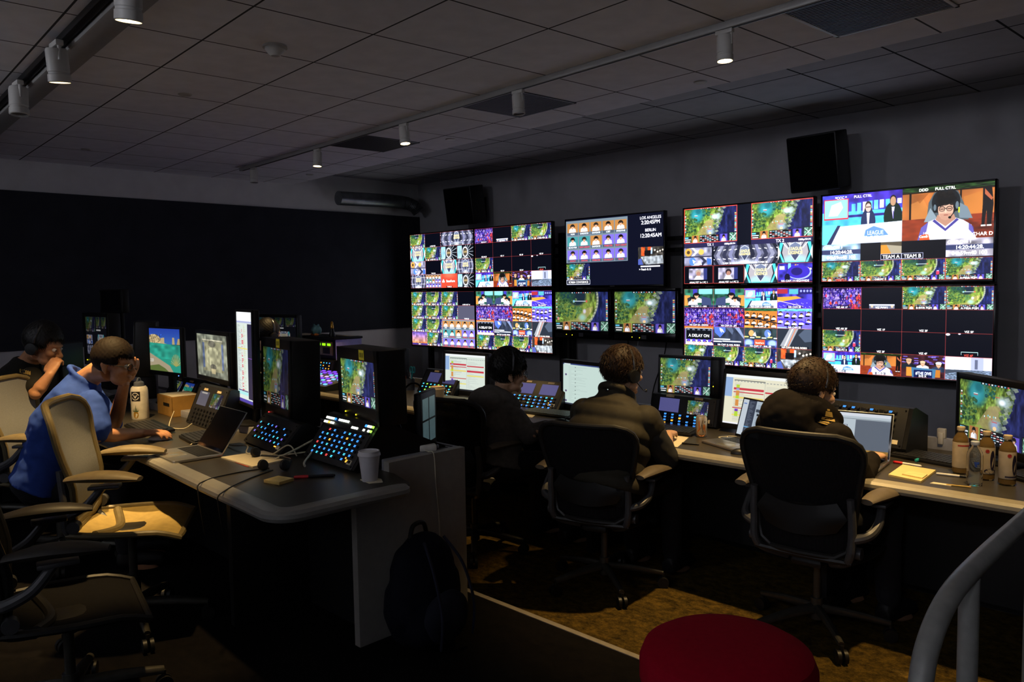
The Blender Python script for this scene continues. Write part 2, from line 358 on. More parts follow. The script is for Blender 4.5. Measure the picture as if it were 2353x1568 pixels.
def anal(c):                                                    # two men in suits behind a pale desk
    c.fill('3838b8'); c.rect(0, .35, 1, .8, '40b8e8')
    for i in range(9): c.rect(.38+i*.07, .2-i*.012, .43+i*.07, .42-i*.02, ['48b0f8','68d0ff','e8e0e8'][i % 3])
    c.rect(.34, 0, 1, .16, '3c28a8'); c.rect(.34, .42, 1, .47, '2c2080'); c.noise(9, .25, 4)
    c.rect(.02, .08, .34, .5, 'd03040'); c.rect(.03, .1, .33, .47, '80d0f0'); c.poly([(.08,.42),(.12,.2),(.24,.14),(.27,.26),(.2,.42)], 'f0e0c8'); c.rect(0, .6, .2, 1, '58d8f0')
    c.ell(.59, .36, .05, .1, '2c2420'); c.ell(.59, .58, .09, .26, '1c2c58'); c.poly([(.57,.4),(.61,.4),(.6,.62),(.58,.62)], 'e8e8f0'); c.ell(.59, .27, .04, .1, '3c3028'); c.ell(.59, .3, .034, .085, 'c8a8a0'); c.rect(.56, .28, .62, .295, '40302c')
    c.ell(.89, .52, .11, .3, '10241c'); c.poly([(.87,.32),(.91,.32),(.89,.55)], 'c8c0f0'); c.ell(.89, .19, .04, .1, '241c18'); c.ell(.89, .21, .034, .09, 'b08868'); c.rect(.865, .33, .875, .5, '0c1810'); c.rect(.89, .4, .9, .55, '6050a8')
    c.poly([(.2,.64),(1,.6),(1,1),(.1,1)], 'c8d4ec'); c.poly([(.2,.62),(.24,.62),(.12,1),(.06,1)], '283058')
    c.poly([(.56,.74),(.66,.67),(.78,.74),(.84,.86),(.54,.88)], '5a88c8'); c.text('LEAGUE', .68, .8, .08, 'e8f0ff', maxw=.2)
def player(c):                                                  # a player with a headset and a white jersey
    c.fill('a8622a').noise(4, .2, 21); c.rect(0, .0, 1, .09, '1c3414').noise(10, .9, 8, 0, 0, 1, .09); c.rect(0, .085, 1, .11, '241608')
    c.rect(.08, .1, .105, .62, '1c120a'); c.rect(.64, .1, .66, .62, '1c120a'); c.poly([(.1,.3),(.24,.22),(.36,.6),(.1,.6)], 'c8843c', .5); c.poly([(.68,.24),(.86,.16),(.98,.46),(.7,.6)], 'b8742e', .6); c.poly([(.12,.14),(.3,.12),(.2,.3)], '8c4c1c', .6)
    c.rect(0, .6, 1, 1, '6c2814').noise(9, .35, 23, 0, .6, 1, 1); c.poly([(0,.62),(.3,.6),(.2,1),(0,1)], '9c3c18', .6); c.rect(.66, .56, 1, .66, '8c3418')
    c.poly([(.28,.62),(.3,.3),(.36,.12),(.5,.06),(.62,.12),(.68,.34),(.74,.66)], '4c5860'); c.poly([(.25,.66),(.32,.4),(.42,.66)], '7c8c98'); c.poly([(.6,.3),(.72,.42),(.78,.64),(.64,.62)], '6c7c88'); c.ell(.49, .3, .155, .25, '1a1d20')
    c.poly([(.18,1),(.22,.76),(.3,.66),(.4,.6),(.58,.6),(.68,.66),(.77,.76),(.82,1)], 'cfcfe0'); c.poly([(.18,1),(.22,.76),(.3,.66),(.28,.84),(.26,1)], '4a409c', .85); c.poly([(.74,.72),(.79,.8),(.8,.95),(.74,.84)], '4a409c', .85)
    for x0, x1 in ((.34,.38),(.44,.43),(.56,.58),(.64,.62)): c.line(x0, .7, x1, .96, .016, 'a8a8c0', .7)
    c.poly([(.4,.54),(.58,.54),(.6,.63),(.49,.76),(.38,.63)], 'a87c68'); c.poly([(.37,.62),(.49,.8),(.61,.62),(.635,.65),(.49,.85),(.345,.65)], '443c8c')
    c.ell(.49, .44, .085, .2, 'c49a84'); c.poly([(.42,.52),(.56,.52),(.54,.62),(.49,.65),(.44,.62)], 'b08470'); c.poly([(.405,.36),(.42,.5),(.44,.36)], 'a87c68', .6)
    foliage(c, random.Random(4), 90, .4, .58, .12, .34, ['0e0c0b','16120f','1c1815'], .022); c.poly([(.395,.24),(.43,.4),(.47,.33),(.52,.36),(.57,.3),(.59,.22)], '12100e')
    for x in (.45, .53): c.ell(x, .435, .034, .048, '2c2420'); c.ell(x, .437, .028, .038, 'b48c78'); c.rect(x-.02, .43, x+.02, .445, '38241c')
    c.rect(.475, .425, .505, .435, '2c2420'); c.rect(.483, .44, .497, .51, 'd4ac96'); c.rect(.47, .545, .515, .558, '8c4438')
    c.ell(.375, .4, .032, .1, '15171c'); c.ell(.37, .4, .016, .06, '5c6c78'); c.ell(.605, .38, .036, .11, '15171c'); c.ell(.612, .38, .018, .07, '5c6c78'); c.line(.6, .46, .54, .6, .014, '101010'); c.ell(.535, .6, .016, .022, '101010'); c.rect(.625, .42, .64, .52, 'b8d818')
    c.poly([(.88,.1),(.97,.08),(.99,.4),(.97,.78),(.93,.78),(.92,.5),(.9,.78),(.87,.78),(.88,.4)], '140f0e'); c.poly([(.9,.12),(.94,.2),(.985,.3),(.97,.34),(.9,.22)], 'a85838'); c.rect(.865, .77, .915, .8, 'c8c8c8'); c.rect(.925, .77, .975, .8, 'c8c8c8')
    c.poly([(.2,1),(.22,.9),(.3,.88),(.32,1)], 'c85020'); c.poly([(.42,1),(.46,.93),(.6,.92),(.64,1)], 'e8e8f4')
def dive(c):
    c.fill('3c1c24').noise(7, .3, 12)
    rg = random.Random(5)
    for i in range(26): x = rg.random(); y = rg.random()*.4; c.rect(x, y, x+.1, y+.03, rg.choice(['6a5ad8','8878f0','4838a8']))
    fig(c, .18, .2, .5, '1c2430', 'b09070'); fig(c, .5, .28, .45, 'e8e8e8', 'c8a888'); fig(c, .86, .3, .5, '2c3c58', 'd8d8e0')
    c.rect(.12, .55, .26, .95, 'c8802c'); c.rect(.78, .62, .9, .95, 'b06c24'); c.poly([(.24,.55),(.8,.6),(.78,1),(.26,1)], '3c6c90'); c.rect(.3, .66, .72, 1, '101c50'); c.text('#THE DIVE', .52, .8, .13, 'e8f0ff', bold=.03, maxw=.36)
def room(c):
    c.fill('b8bcd0'); c.rect(0, 0, .54, .55, 'd0d4e4'); c.rect(.56, 0, .82, .56, '98a0c0'); c.rect(.64, .1, .7, .5, '586078'); c.poly([(0,.56),(1,.54),(1,1),(0,1)], '64748c').noise(16, .4, 3, 0, .56, 1, 1); c.poly([(0,.56),(.6,.56),(0,.75)], '3c4454')
def farm(c):
    c.fill('d8402c'); c.ell(.5, .1, .3, .2, 'f07858', .6, .6); c.text('StateFarm', .58, .52, .16, 'ffffff', bold=.03, maxw=.66)
    for a, b in ((.14,.45),(.1,.56),(.18,.56)): c.ell(a, b, .035, .07, 'ffffff')
def sunset(c):
    for i in range(24): t = i/23; c.rect(0, i/24, 1, (i+1)/24, hexc('5848a8')*(1-t)+hexc('f0a060')*t if t < .75 else hexc('c87848'))
    c.noise(6, .3, 9); c.rect(0, .86, 1, 1, '3c2c80')
def curve(c, warm=True):
    c.fill('b8742c' if warm else '6c60e8'); c.rect(0, 0, 1, .14, '1c5c38' if warm else '58c0e8').noise(9, .6, 2, 0, 0, 1, .14)
    rg = random.Random(3)
    for j, yy in enumerate((.28, .66)):
        for i in range(5):
            x = .1+i*.2; y = yy+(.16*(i/4)**2 if warm else .0+.1*((i-2)/2)**2-(0 if j else 0))*(1 if warm else -1)+(.04 if warm else .06)
            c.rect(x-.1, y-.12, x-.085, y+.16, '201820' if warm else '3020a0'); fig(c, x, y-.08, .22, 'f0f0f8', '141014'); c.rect(x-.09, y+.1, x+.03, y+.17, '0c0c14')
    c.poly([(0,.5),(.4,.5),(1,.72),(1,.78),(.4,.58),(0,.56)], '282028' if warm else '4030c8'); c.poly([(0,.92),(.5,.95),(1,1),(0,1)], 'e8a040' if warm else '88a8ff')
def delay(c):
    c.fill('30206c'); c.rect(0, 0, 1, .14, 'b0702c'); c.rect(.04, .1, .96, .92, 'b0b8d8'); c.rect(.06, .13, .94, .72, '0c1018')
    for i in range(5): c.poly([(.08+i*.18,.22),(.12+i*.18,.12),(.16+i*.18,.12),(.2+i*.18,.22)], '606878'); fig(c, .14+i*.19, .76, .3, 'e8e8f4', '141014'); c.rect(.1+i*.18, .7, .2+i*.18, .82, '5038c8')
    c.text('A DELAY ON', .5, .5, .15, 'ffffff', bold=.02)
def horse(c):
    c.fill('30384c').noise(5, .3, 4); c.poly([(.4,0),(.6,0),(.66,.2),(.62,.4)], '505c78'); c.poly([(.68,0),(.84,0),(1,.5),(1,.62)], '7888b0')
    c.poly([(.02,0),(.4,0),(.4,.24),(.22,.56),(.04,.3)], '4868c0'); c.poly([(.2,.05),(.3,.12),(.36,.3),(.26,.22),(.28,.34),(.22,.2)], 'f0f4ff')
    for k, (x0, x1, y) in enumerate(((.0,.55,.62),(.3,.9,.72),(0,.28,.74))): c.rect(x0, y, x1, y+.06, 'e0ecff')
    c.rect(0, .82, 1, 1, '1c2440')
def desk17(c):
    c.fill('2c3c40').noise(6, .4, 6); c.ell(.22, .28, .08, .16, 'f0985c'); c.poly([(.26,.4),(.34,.2),(.38,.44)], 'e8e0d8'); c.ell(.72, .28, .1, .2, '5878d0'); c.poly([(.72,.2),(.82,.3),(.76,.44)], 'f0f0ff')
    for i in range(6): c.rect(i*.18, .44+.04*(i % 2), i*.18+.14, .5+.04*(i % 2), ['e8d070','e0f0ff'][i % 2])
    c.poly([(0,.62),(1,.62),(1,1),(0,1)], '283c90'); c.ell(.14, .78, .13, .18, '9cb8ff', .9, .3); c.ell(.86, .78, .13, .18, '9cb8ff', .9, .3); c.rect(.32, .6, .64, .9, 'e05030'); c.text('StateFarm', .48, .76, .08, 'ffffff', maxw=.28)
def robo(c):
    c.fill('28303c'); c.poly([(.08,.9),(.36,0),(.62,0),(.36,.9)], '8c9098'); c.poly([(.2,.9),(.44,0),(.47,0),(.24,.9)], 'f0f0f4'); c.poly([(.3,.9),(.53,0),(.55,0),(.33,.9)], 'c8683c'); c.poly([(.62,.3),(.8,0),(1,0),(1,.6),(.8,.65)], '485468'); c.rect(.2, .9, .85, .95, 'e0b050')
def office(c):
    c.fill('403c38').noise(6, .4, 5); c.rect(.12, 0, .28, .5, 'd85020'); c.rect(.38, 0, .52, .4, 'c84818'); c.rect(.5, .05, .56, .4, '98b0d8')
    for i in range(7): c.ell(.66+.05*i, .2+.05*(i % 3), .03, .05, ['e8dcc8','202020'][i % 2])
    c.rect(.25, .2, .5, .5, '181418'); c.poly([(.1,.55),(.95,.5),(1,.95),(.3,1)], '98a0a8'); c.noise(8, .3, 6); c.poly([(0,.7),(.12,.62),(.2,1),(0,1)], '4858a8')
def arena(c):
    c.fill('3830a8').noise(6, .5, 8); c.rect(0, .05, .3, .28, 'a02838'); c.rect(.34, .05, .6, .3, '48a0b0'); c.rect(.62, .02, 1, .3, '201c68')
    for i in range(4): c.ell(.68+i*.09, .15, .03, .06, '8890f0')
    c.poly([(0,.45),(.55,.4),(.7,.5),(0,.7)], 'e89030'); c.poly([(0,.7),(.7,.5),(1,.6),(1,1),(0,1)], '4030c0'); c.line(0,.62,.75,.9,.025,'e8d0f0')
    for i in range(18): c.ell((i*.37) % 1, .72+.25*((i*.61) % 1), .012, .02, 'a8a0ff')
def seats(c):                                                   # players at their desks
    c.fill('28604c').noise(7, .5, 3); c.rect(.3, 0, .45, .35, '3838a8'); c.rect(.5, 0, .95, .28, '70c8d8'); c.rect(0, .34, .2, .9, 'c8883c'); c.poly([(.1,.5),(.25,.4),(.5,.9),(.15,1)], '283038')
    fig(c, .42, .25, .6, 'f0f0f8', '181418'); fig(c, .3, .45, .5, 'f0f0f8', '181418'); c.poly([(.6,.4),(.9,.5),(.95,1),(.6,.9)], '38446c'); c.rect(.15, .86, 1, 1, '303860')
def high(c):
    c.fill('30289c').noise(6, .4, 9); c.rect(.05, .15, .2, .35, 'b8c0d8'); c.rect(.3, .02, .38, .4, '70c0f0')
    for i in range(8): c.ell(.52+.06*i, .12+.03*i, .03, .05, ['e09048','e8e8ff'][i % 2])
    c.ell(.62, .5, .34, .36, '90a0ff'); c.ell(.6, .46, .32, .34, '3424b0'); c.ell(.55, .45, .16, .2, '20186c'); c.ell(.28, .75, .08, .2, '100c30'); c.rect(0, .9, 1, 1, '1c1450')
def logos(c):
    c.fill('8c8ca8').noise(5, .4, 2); c.rect(0, .48, 1, .54, '303044'); c.ell(.15, .25, .13, .22, 'd89840'); c.ell(.15, .25, .06, .1, '50402c'); c.ell(.62, .25, .1, .16, 'f0a850'); c.poly([(.35,0),(.5,.25),(.35,.48),(.25,.48),(.4,.25),(.25,0)], 'd0c8c0')
    c.ell(.3, .76, .12, .22, '4878d8'); c.poly([(.3,.66),(.42,.76),(.34,.9)], 'ffffff'); c.poly([(.55,.54),(.7,.76),(.55,1),(.68,1),(.82,.76),(.68,.54)], '30344c'); c.poly([(.82,.6),(.98,.66),(.98,.95),(.84,.95)], '3c68c8')
def roster(c):
    c.fill('6c7c88')
    N = [['HUNI','DARDOCH','DAMONTE','LOST','SMOOTHIE'], ['ECHO FOX','TEAM LIQUID','DAMONTE','POBELTER','TEAM LIQUID'], ['IMPACT','XMITHIE','POBELTER','DOUBLELIFT','OLLEH']]
    for j in range(3):
        for i in range(5):
            t = c.sub(.02+i*.196, .06+j*.32, .18, .22); warm = j == 0 or (j == 1 and i in (2,)); t.fill('b0783c' if warm else '3c8c90' if j == 1 and i < 2 else '7060d0'); fig(t, .5, .15, 1., 'f0f0f4', ['2c241c','14100e'][(i+j) % 2])
            c.rect(.02+i*.196, .28+j*.32, .2+i*.196, .345+j*.32, '48586c'); c.text(N[j][i], .11+i*.196, .312+j*.32, .035, 'f0f8f8' if j == 0 or (j == 1 and i in (0, 2)) else 'e04858', bold=.04, maxw=.17)
def lbl(c, t, col='ffffff', y=.93, h=.085): c.text(t, .5, y, h, col, bold=.03, maxw=.9)
def dark(c, t=None, col='ffffff'):
    c.fill('060714')
    if t: lbl(c, t, col)
def small_dark(c, t): dark(c); c.rect(.2, .78, .82, .84, 'd0d4f0'); c.rect(.2, .84, .82, .98, '606880'); c.ell(.27, .88, .03, .06, 'd0a890'); c.ell(.76, .88, .03, .06, 'd0a890'); lbl(c, t)
def brackets(c, t): dark(c); c.rect(.34, .78, .7, .8, 'a8d0d0'); c.rect(.34, .78, .35, .92, 'a8d0d0'); c.rect(.69, .78, .7, .92, 'a8d0d0'); c.ell(.05, .06, .05, .05, 'e0e0e8'); c.ell(.3, .03, .03, .03, 'd0d0e8'); lbl(c, t, 'f05040')
def tiles(spec, W=1152, H=648, cols=4, rows=4, line='e04a40'):
    c = Cv(W, H)
    for (i, j, w, h, fn, lb) in spec:
        t = c.sub(i/cols, j/rows, w/cols, h/rows); fn(t)
        if lb: t.rect(.5-.022*len(lb)-.02, .87, .5+.022*len(lb)+.02, .985, '080a14', .55) if not fn in (small_dark,) else None; lbl(t, *(lb if isinstance(lb, tuple) else (lb,)))
        if line: t.frame(line, .009)
    return c
g0 = lambda c: game(c, 0); g1 = lambda c: game(c, 1); g2 = lambda c: game(c, 2)
def pic_A():
    return tiles([(0,0,1,1,g1,'A MEIA SWR'),(1,0,1,1,dark,'A MIX MX2'),(2,0,2,1,stage,'A MIX 3'),(0,1,1,1,arch,None),(1,1,1,1,g0,'A MEIA ME 2'),(2,1,1,1,grid,'A MIX ME 2'),(3,1,1,1,grid,'A MIX ME 3'),(0,2,1,1,logos,None),(1,2,1,1,dark,'T-MIX 22'),(2,2,1,1,arch,None),(3,2,1,1,stage,'T-MIX 24'),(0,3,1,1,stage,None),(1,3,1,1,roster,None),(2,3,1,1,farm,'T-MIX 25'),(3,3,1,1,grid,'OBS 27')])
VZ = lambda t: (lambda c: dark(c, t))
def pic_viz():
    return tiles([(0,0,1,1,lambda c: crowd(c, .7, 1),'VIZ AR 1F'),(1,0,1,1,lambda c: small_dark(c, 'VIZ PVW1'),None),(2,0,1,1,g0,'B SWR PGM'),(3,0,1,1,g1,'A MEIA PGM'),(0,1,1,1,VZ('VIZ AR 2F'),None),(1,1,1,1,VZ('VIZ 1F'),None),(2,1,1,1,VZ('VIZ 3F'),None),(3,1,1,1,VZ('VIZ 5F'),None),(0,2,1,1,g2,'OBS PC 3'),(1,2,1,1,VZ('VIZ 2F'),None),(2,2,1,1,VZ('VIZ 4F'),None),(3,2,1,1,lambda c: brackets(c, 'VIZ 6F'),None),(0,3,1,1,anal,'EVS C'),(1,3,1,1,player,'EVS D'),(2,3,1,1,dive,'EVS X'),(3,3,1,1,room,None)])
def pic_cams():
    return tiles([(0,0,1,1,seats,'NA CAM 11 - IAN'),(1,0,1,1,lambda c: (seats(c), c.A.__setitem__(slice(None), c.A[:, ::-1].copy())),'NA CAM 12 - HUNTER'),(2,0,1,1,anal,'NA CAM 13 - STEVE'),(3,0,1,1,arena,'NA CAM 30'),(0,1,1,1,lambda c: crowd(c, .6, 1),'NA CAM 20 - DAWN'),(1,1,1,1,lambda c: crowd(c, .6, 2),'NA CAM 15 - JIM'),(2,1,1,1,lambda c: curve(c, True),'NA CAM 31'),(3,1,1,1,lambda c: curve(c, False),'NA CAM 32'),(0,2,1,1,delay,None),(1,2,1,1,horse,'NA CAM 16 ANL ROBO'),(2,2,1,1,desk17,'NA CAM 17 - ANL JIB'),(3,2,1,1,robo,'NA CAM 18 ANL ROBO'),(0,3,1,1,g0,'OBS PC 1'),(1,3,1,1,g1,'OBS PC 2'),(2,3,1,1,g2,'OBS PC 3'),(3,3,1,1,office,'NA CAM 38')])
def pic_C():
    gg = [(i, j, 1, 1, (g0, g1, g0)[i], ('A MEIA PGM','OBS PC 2','OBS PC 1')[i]) for j in range(3) for i in range(3) if not (j == 2 and i == 2)]
    return tiles(gg+[(3,0,1,1,VZ('A MIX OUT 14'),None),(3,1,1,1,lambda c: (c.fill('4c4c60'), lbl(c, 'T-MIX 28')),None),(0,3,1,1,sunset,'SKY 1'),(1,3,1,1,g0,'PGM'),(2,2,2,2,roster,None)])
def pic_E():
    c = Cv(1152, 648, '0a0d22'); roster(c.sub(0, .015, .655, .64)); game(c.sub(0, .67, .26, .24), 0); c.rect(0, .91, .26, .985, 'c8cce0'); c.rect(.004, .918, .256, .975, '0a0d22'); c.text('SCREEN CONFIDENCE', .13, .947, .03, 'ffffff', bold=.02, maxw=.22)
    c.text('LOS ANGELES', .875, .06, .04, 'f4f4ff', bold=.02); c.text('2:20:45PM', .875, .125, .052, 'f4f4ff', bold=.03); c.text('BERLIN', .875, .235, .04, 'f4f4ff', bold=.02); c.text('12:20:45AM', .875, .31, .052, 'f4f4ff', bold=.03)
    office(c.sub(.757, .47, .243, .25)); c.rect(.78, .735, .965, .755, 'e8e8f4'); c.text('> Patch 8.15', .765, .785, .028, 'ffffff', 'l', .03); return c
def pic_H():
    c = Cv(1152, 648, '080b1c'); a = c.sub(.0, .0, .44, .46); game(a, 0); a.frame('f04838', .018); b = c.sub(.55, 0, .45, .455); game(b, 0); b.frame('f04838', .018)
    c.rect(0, .46, .44, .515, '26244c'); c.rect(.55, .455, 1, .515, '26244c')
    c.text('TX 1', .22, .488, .034, 'ffffff', bold=.04); c.text('1080p/59.94', .38, .488, .022, 'ffffff', bold=.03); c.text('TX 2', .765, .486, .036, 'ffffff', bold=.04); c.text('1080p/59.94', .94, .486, .022, 'ffffff', bold=.03)
    q = c.sub(0, .52, .235, .24); logos(q); lbl(q, 'T-MIX 23'); q = c.sub(.25, .515, .5, .245); stage(q); q.text('T-MIX 24', .22, .93, .09, 'ffffff', bold=.03); q.text('T-MIX 25', .78, .93, .09, 'ffffff', bold=.03); arch(c.sub(.752, .515, .248, .245))
    for k, x in enumerate((0, .25)):
        q = c.sub(x, .765, .245, .235); dark(q); q.rect(.16, .14, .8, .78, '8c88a0').noise(4, .4, 5+k, .16, .14, .8, .78); q.ell(.5, .38, .1, .17, '30242c' if k else '9c8c80'); q.ell(.5, .46, .07, .14, '9c7060'); q.poly([(.34,.78),(.42,.56),(.56,.56),(.64,.78)], 'd0d0dc'); q.rect(.68, .14, .8, .78, '2c3470'); lbl(q, 'ANALYST 1v1 PC %d' % (k+1), h=.1); q.frame('e04a40', .014)
    arch(c.sub(.5, .765, .248, .235)); q = c.sub(.752, .765, .248, .235); high(q); lbl(q, 'NA CAM 19 HIGHWIDE', h=.1); q.frame('e04a40', .014); return c
def pic_J():
    c = Cv(1152, 648, '06070e'); a = c.sub(0, 0, .5, .57); anal(a); a.text('*CCC *', .24, .06, .05, 'ffffff', bold=.03); a.text('FULL CTRL', .52, .06, .05, 'ffffff', bold=.03); a.text('14:20:44:28. 04h59m40 100', .5, .88, .042, 'ffffff', bold=.03); a.text('CamD OBS 3', .3, .94, .042, 'ffffff', bold=.03); a.text('EVS CHAR C', .84, .95, .06, 'ffffff', bold=.02)
    b = c.sub(.5, 0, .5, .57); player(b); b.text('DDD', .24, .05, .05, 'ffffff', bold=.04); b.text('FULL CTRL', .48, .05, .05, 'ffffff', bold=.04); b.text('14:20:44:28  04h59m40 100', .46, .87, .042, 'ffffff', bold=.03); b.text('CamB OBS 1', .3, .93, .042, 'ffffff', bold=.03); b.text('EVS CHAR D', .83, .93, .062, 'ffffff', bold=.02)
    for x, n, bg in ((0, 'CamD OBS 3', '88a8c8'), (.75, 'CamB OBS 1', '9c98a8')):
        q = c.sub(x, .57, .25, .19); q.fill(bg).noise(4, .45, 7); q.rect(0, .34, 1, .62, '343c64'); q.text(n, .28, .17, .17, 'ffffff', bold=.04, maxw=.5); q.text('14:20:44:28.', .5, .48, .2, 'ffffff', bold=.04, maxw=.94); q.text('04h59m40 100', .5, .8, .2, 'ffffff', bold=.04, maxw=.96)
    c.rect(.375, .57, .5, .705, '504838'); c.poly([(.375,.6),(.41,.6),(.44,.705),(.375,.705)], 'c88428'); c.poly([(.41,.6),(.5,.62),(.5,.705),(.44,.705)], '98907c')
    for x, t in ((.375, 'TEAM A'), (.5, 'TEAM B')): c.rect(x, .7, x+.125, .765, 'b0b4d8'); c.rect(x+.003, .706, x+.122, .76, '080a18'); c.text(t, x+.0625, .733, .036, 'ffffff', bold=.03)
    for i, (fn, t, cl) in enumerate(((g0,'OBS PC 1','f05040'),(g1,'OBS PC 2','ffffff'),(g2,'OBS PC 3','ffffff'),(g0,'A MEIA PGM','ffffff'))):
        q = c.sub(i/4, .77, .25, .23); fn(q); lbl(q, t, cl, h=.09); q.frame('e04a40', .012)
    return c
def sheet_pic(c, s=0, warm=0):                                  # a rundown spreadsheet
    c.fill('cfdcd0' if not warm else 'e0dcc0'); c.rect(0, 0, 1, .06, 'e8ecec'); c.rect(0, .06, .1, .45, '88a8d8'); c.rect(.12, .1, .54, .112, '303840')
    for i in range(20): c.rect(.12+i*.044, .12, .145+i*.044, .135, '909898')
    for j in range(30): c.rect(.13, .17+j*.026, .13+.3*random.random(), .176+j*.026, 'a0a8a4'); c.rect(.56, .2+j*.025, .6+.3*random.random(), .206+j*.025, 'a8b0ac')
    for y, h, cl, x0, x1 in ((.26,.045,'d03040',.12,.53),(.34,.02,'c83848',.12,.53),(.44,.035,'e8d060',.12,.53),(.66,.02,'c84040',.12,.53),(.8,.03,'e8d868',.12,.53),(.3,.03,'d03040',.55,.96),(.43,.05,'d03040',.55,.96),(.56,.035,'e8d868',.55,.96)): c.rect(x0, y, x1, y+h, cl)
    for y, h, cl in ((.2,.06,'b0d828'),(.27,.04,'9090d0'),(.32,.1,'d88838'),(.42,.06,'b0d828'),(.5,.13,'d88838'),(.69,.05,'7030c0'),(.74,.1,'b0d828')): c.rect(.155, y, .2, y+h, cl)
    c.rect(.54, .1, .543, .95, '889090'); c.rect(0, .97, .3, 1, 'e8e8f0'); c.rect(.24, .965, 1, 1, '20242c'); return c
def chat_pic(c):
    c.fill('c0d8d0'); c.rect(0, 0, 1, .03, '304080'); c.rect(.02, .005, .16, .03, 'd0e0e0')
    for j in range(28): c.rect(.12, .08+j*.031, .15+.4*random.random(), .085+j*.031, 'a4b8b4'); (c.rect(.26, .08+j*.031, .275, .095+j*.031, '303838') if j % 3 == 0 else None)
    for y in (.28, .68, .92): c.ell(.06, y, .02, .025, '584878')
    c.rect(0, .97, 1, 1, '303448'); return c
def doc_pic(c):
    c.fill('a8b8c8'); c.rect(0, 0, .14, 1, 'c0ccd8'); c.rect(.14, 0, .34, 1, '303c50')
    for j in range(34): c.rect(.17, .05+j*.027, .2+.1*random.random(), .057+j*.027, '7c88a0'); c.rect(.38, .1+j*.027, .42+.25*random.random(), .107+j*.027, '788898')
    c.rect(.36, .22, .66, .3, '384454'); c.rect(.4, .34, .62, .4, '202830'); c.rect(.02, .1, .1, .13, '5878c0'); c.rect(.14, .74, .34, .77, '60a8e0'); return c
def web_pic(c):
    c.fill('b8c8d4'); c.rect(0, 0, 1, .08, 'd8e0ec'); c.rect(0, .14, 1, .15, '586878'); c.rect(.48, .16, 1, .9, '586678'); c.rect(.1, .3, .36, .7, 'e0e8f0'); c.rect(.1, .3, .36, .31, '283050'); c.rect(.35, .3, .36, .7, '283050'); c.rect(0, .9, 1, 1, 'b08030').noise(12, .5, 3, 0, .9, 1, 1); return c
def tall_pic(c):
    c.fill('c8d4cc'); c.rect(0, 0, 1, .1, 'e8ecf0'); c.rect(0, .1, 1, .12, 'a0a8d0'); c.rect(.68, .13, .94, .95, '2a2440'); c.rect(0, .965, 1, 1, '4838a0')
    for j in range(90): c.rect(.04, .14+j*.0088, .1+.2*random.random(), .143+j*.0088, '8c98a0'); c.rect(.42, .14+j*.0088, .44+.15*random.random(), .143+j*.0088, 'c0c088')
    for j in range(44): c.rect(.3, .16+j*.017, .3+.12*random.random(), .17+j*.017, 'd83848') if (j % 4) else None
    c.rect(.04, .4, .66, .41, 'e8d040'); c.rect(.7, .5, .94, .504, '9040d0'); c.rect(.04, .87, .66, .88, '383070'); c.rect(.04, .885, .66, .92, '98d8d8'); return c
def beach_pic(c):
    for i in range(20): c.rect(0, i*.017, 1, (i+1)*.017, hexc('1c3cb0')*(1-i/30)+hexc('3c78c8')*(i/30))
    c.rect(0, .3, 1, .36, '2868b8'); c.ell(.16, .3, .24, .16, 'b09868').noise(8, .4, 4, 0, .14, .45, .36); c.poly([(.36,.36),(.4,.22),(.5,.21),(.5,.34),(.6,.36)], 'c0a878'); c.poly([(.74,.36),(.75,.2),(.81,.2),(.82,.36)], 'b8a070'); c.poly([(.88,.36),(.92,.22),(1,.22),(1,.36)], 'b09868')
    c.poly([(0,.34),(1,.37),(1,1),(0,1)], '209c84').noise(5, .25, 7, 0, .37, 1, .7); c.poly([(0,.58),(.65,.86),(.75,1),(0,1)], 'a89878'); c.poly([(0,.9),(.3,.85),(.5,.93),(.6,1),(0,1)], '5c7030')
    for i in range(15): a = -2.9+i*.19; c.line(.84, .86, .84+.17*math.cos(a), .86+.28*math.sin(a), .018, ['8c9848','b8b068'][i % 2])
    c.text('2:20', .08, .76, .07, 'e8f0f0', maxw=.13); return c
def strat_pic(c):
    c.fill('888c78').noise(6, .3, 3); c.poly([(.22,.16),(.82,.16),(.84,.86),(.2,.88)], 'a09c78'); c.ell(.52, .52, .26, .22, 'b8b48c'); c.rect(.18, .2, .25, .8, '58688c'); c.rect(.8, .2, .86, .8, '6878a0'); c.rect(.18, .12, .84, .15, 'd8d0b0'); c.ell(.5, .22, .12, .08, '706c5c'); c.ell(.52, .76, .1, .07, '6c6858'); c.poly([(.45,.8),(.6,.8),(.58,.92),(.46,.92)], 'c8b888'); c.noise(12, .25, 8); return c
def multi_pic(c):
    c.fill('0a0b14'); game(c.sub(0, 0, .45, .4), 0, True, .55); game(c.sub(.5, 0, .2, .3), 1, True, .55); game(c.sub(.75, 0, .25, .3), 1, True, .55); logos(c.sub(.02, .48, .28, .25)); arch(c.sub(.55, .46, .3, .32)); stage(c.sub(.02, .76, .5, .24)); c.rect(.5, .33, .7, .37, 'd0d0d0'); c.A *= .75; return c
IMG = {}
def image(name, cv):
    if name in IMG: return IMG[name]
    c = cv.half(); im = bpy.data.images.new(name, c.w, c.h)
    A = np.ones((c.h, c.w, 4), np.float32); A[..., :3] = np.clip(c.A[::-1], 0, 1)**(1.14 if name in ('mix','viz','cams','feeds','clock','tx','evs') else 1.); im.pixels.foreach_set(A.ravel()); im.update(); im.pack(); IMG[name] = im; return im
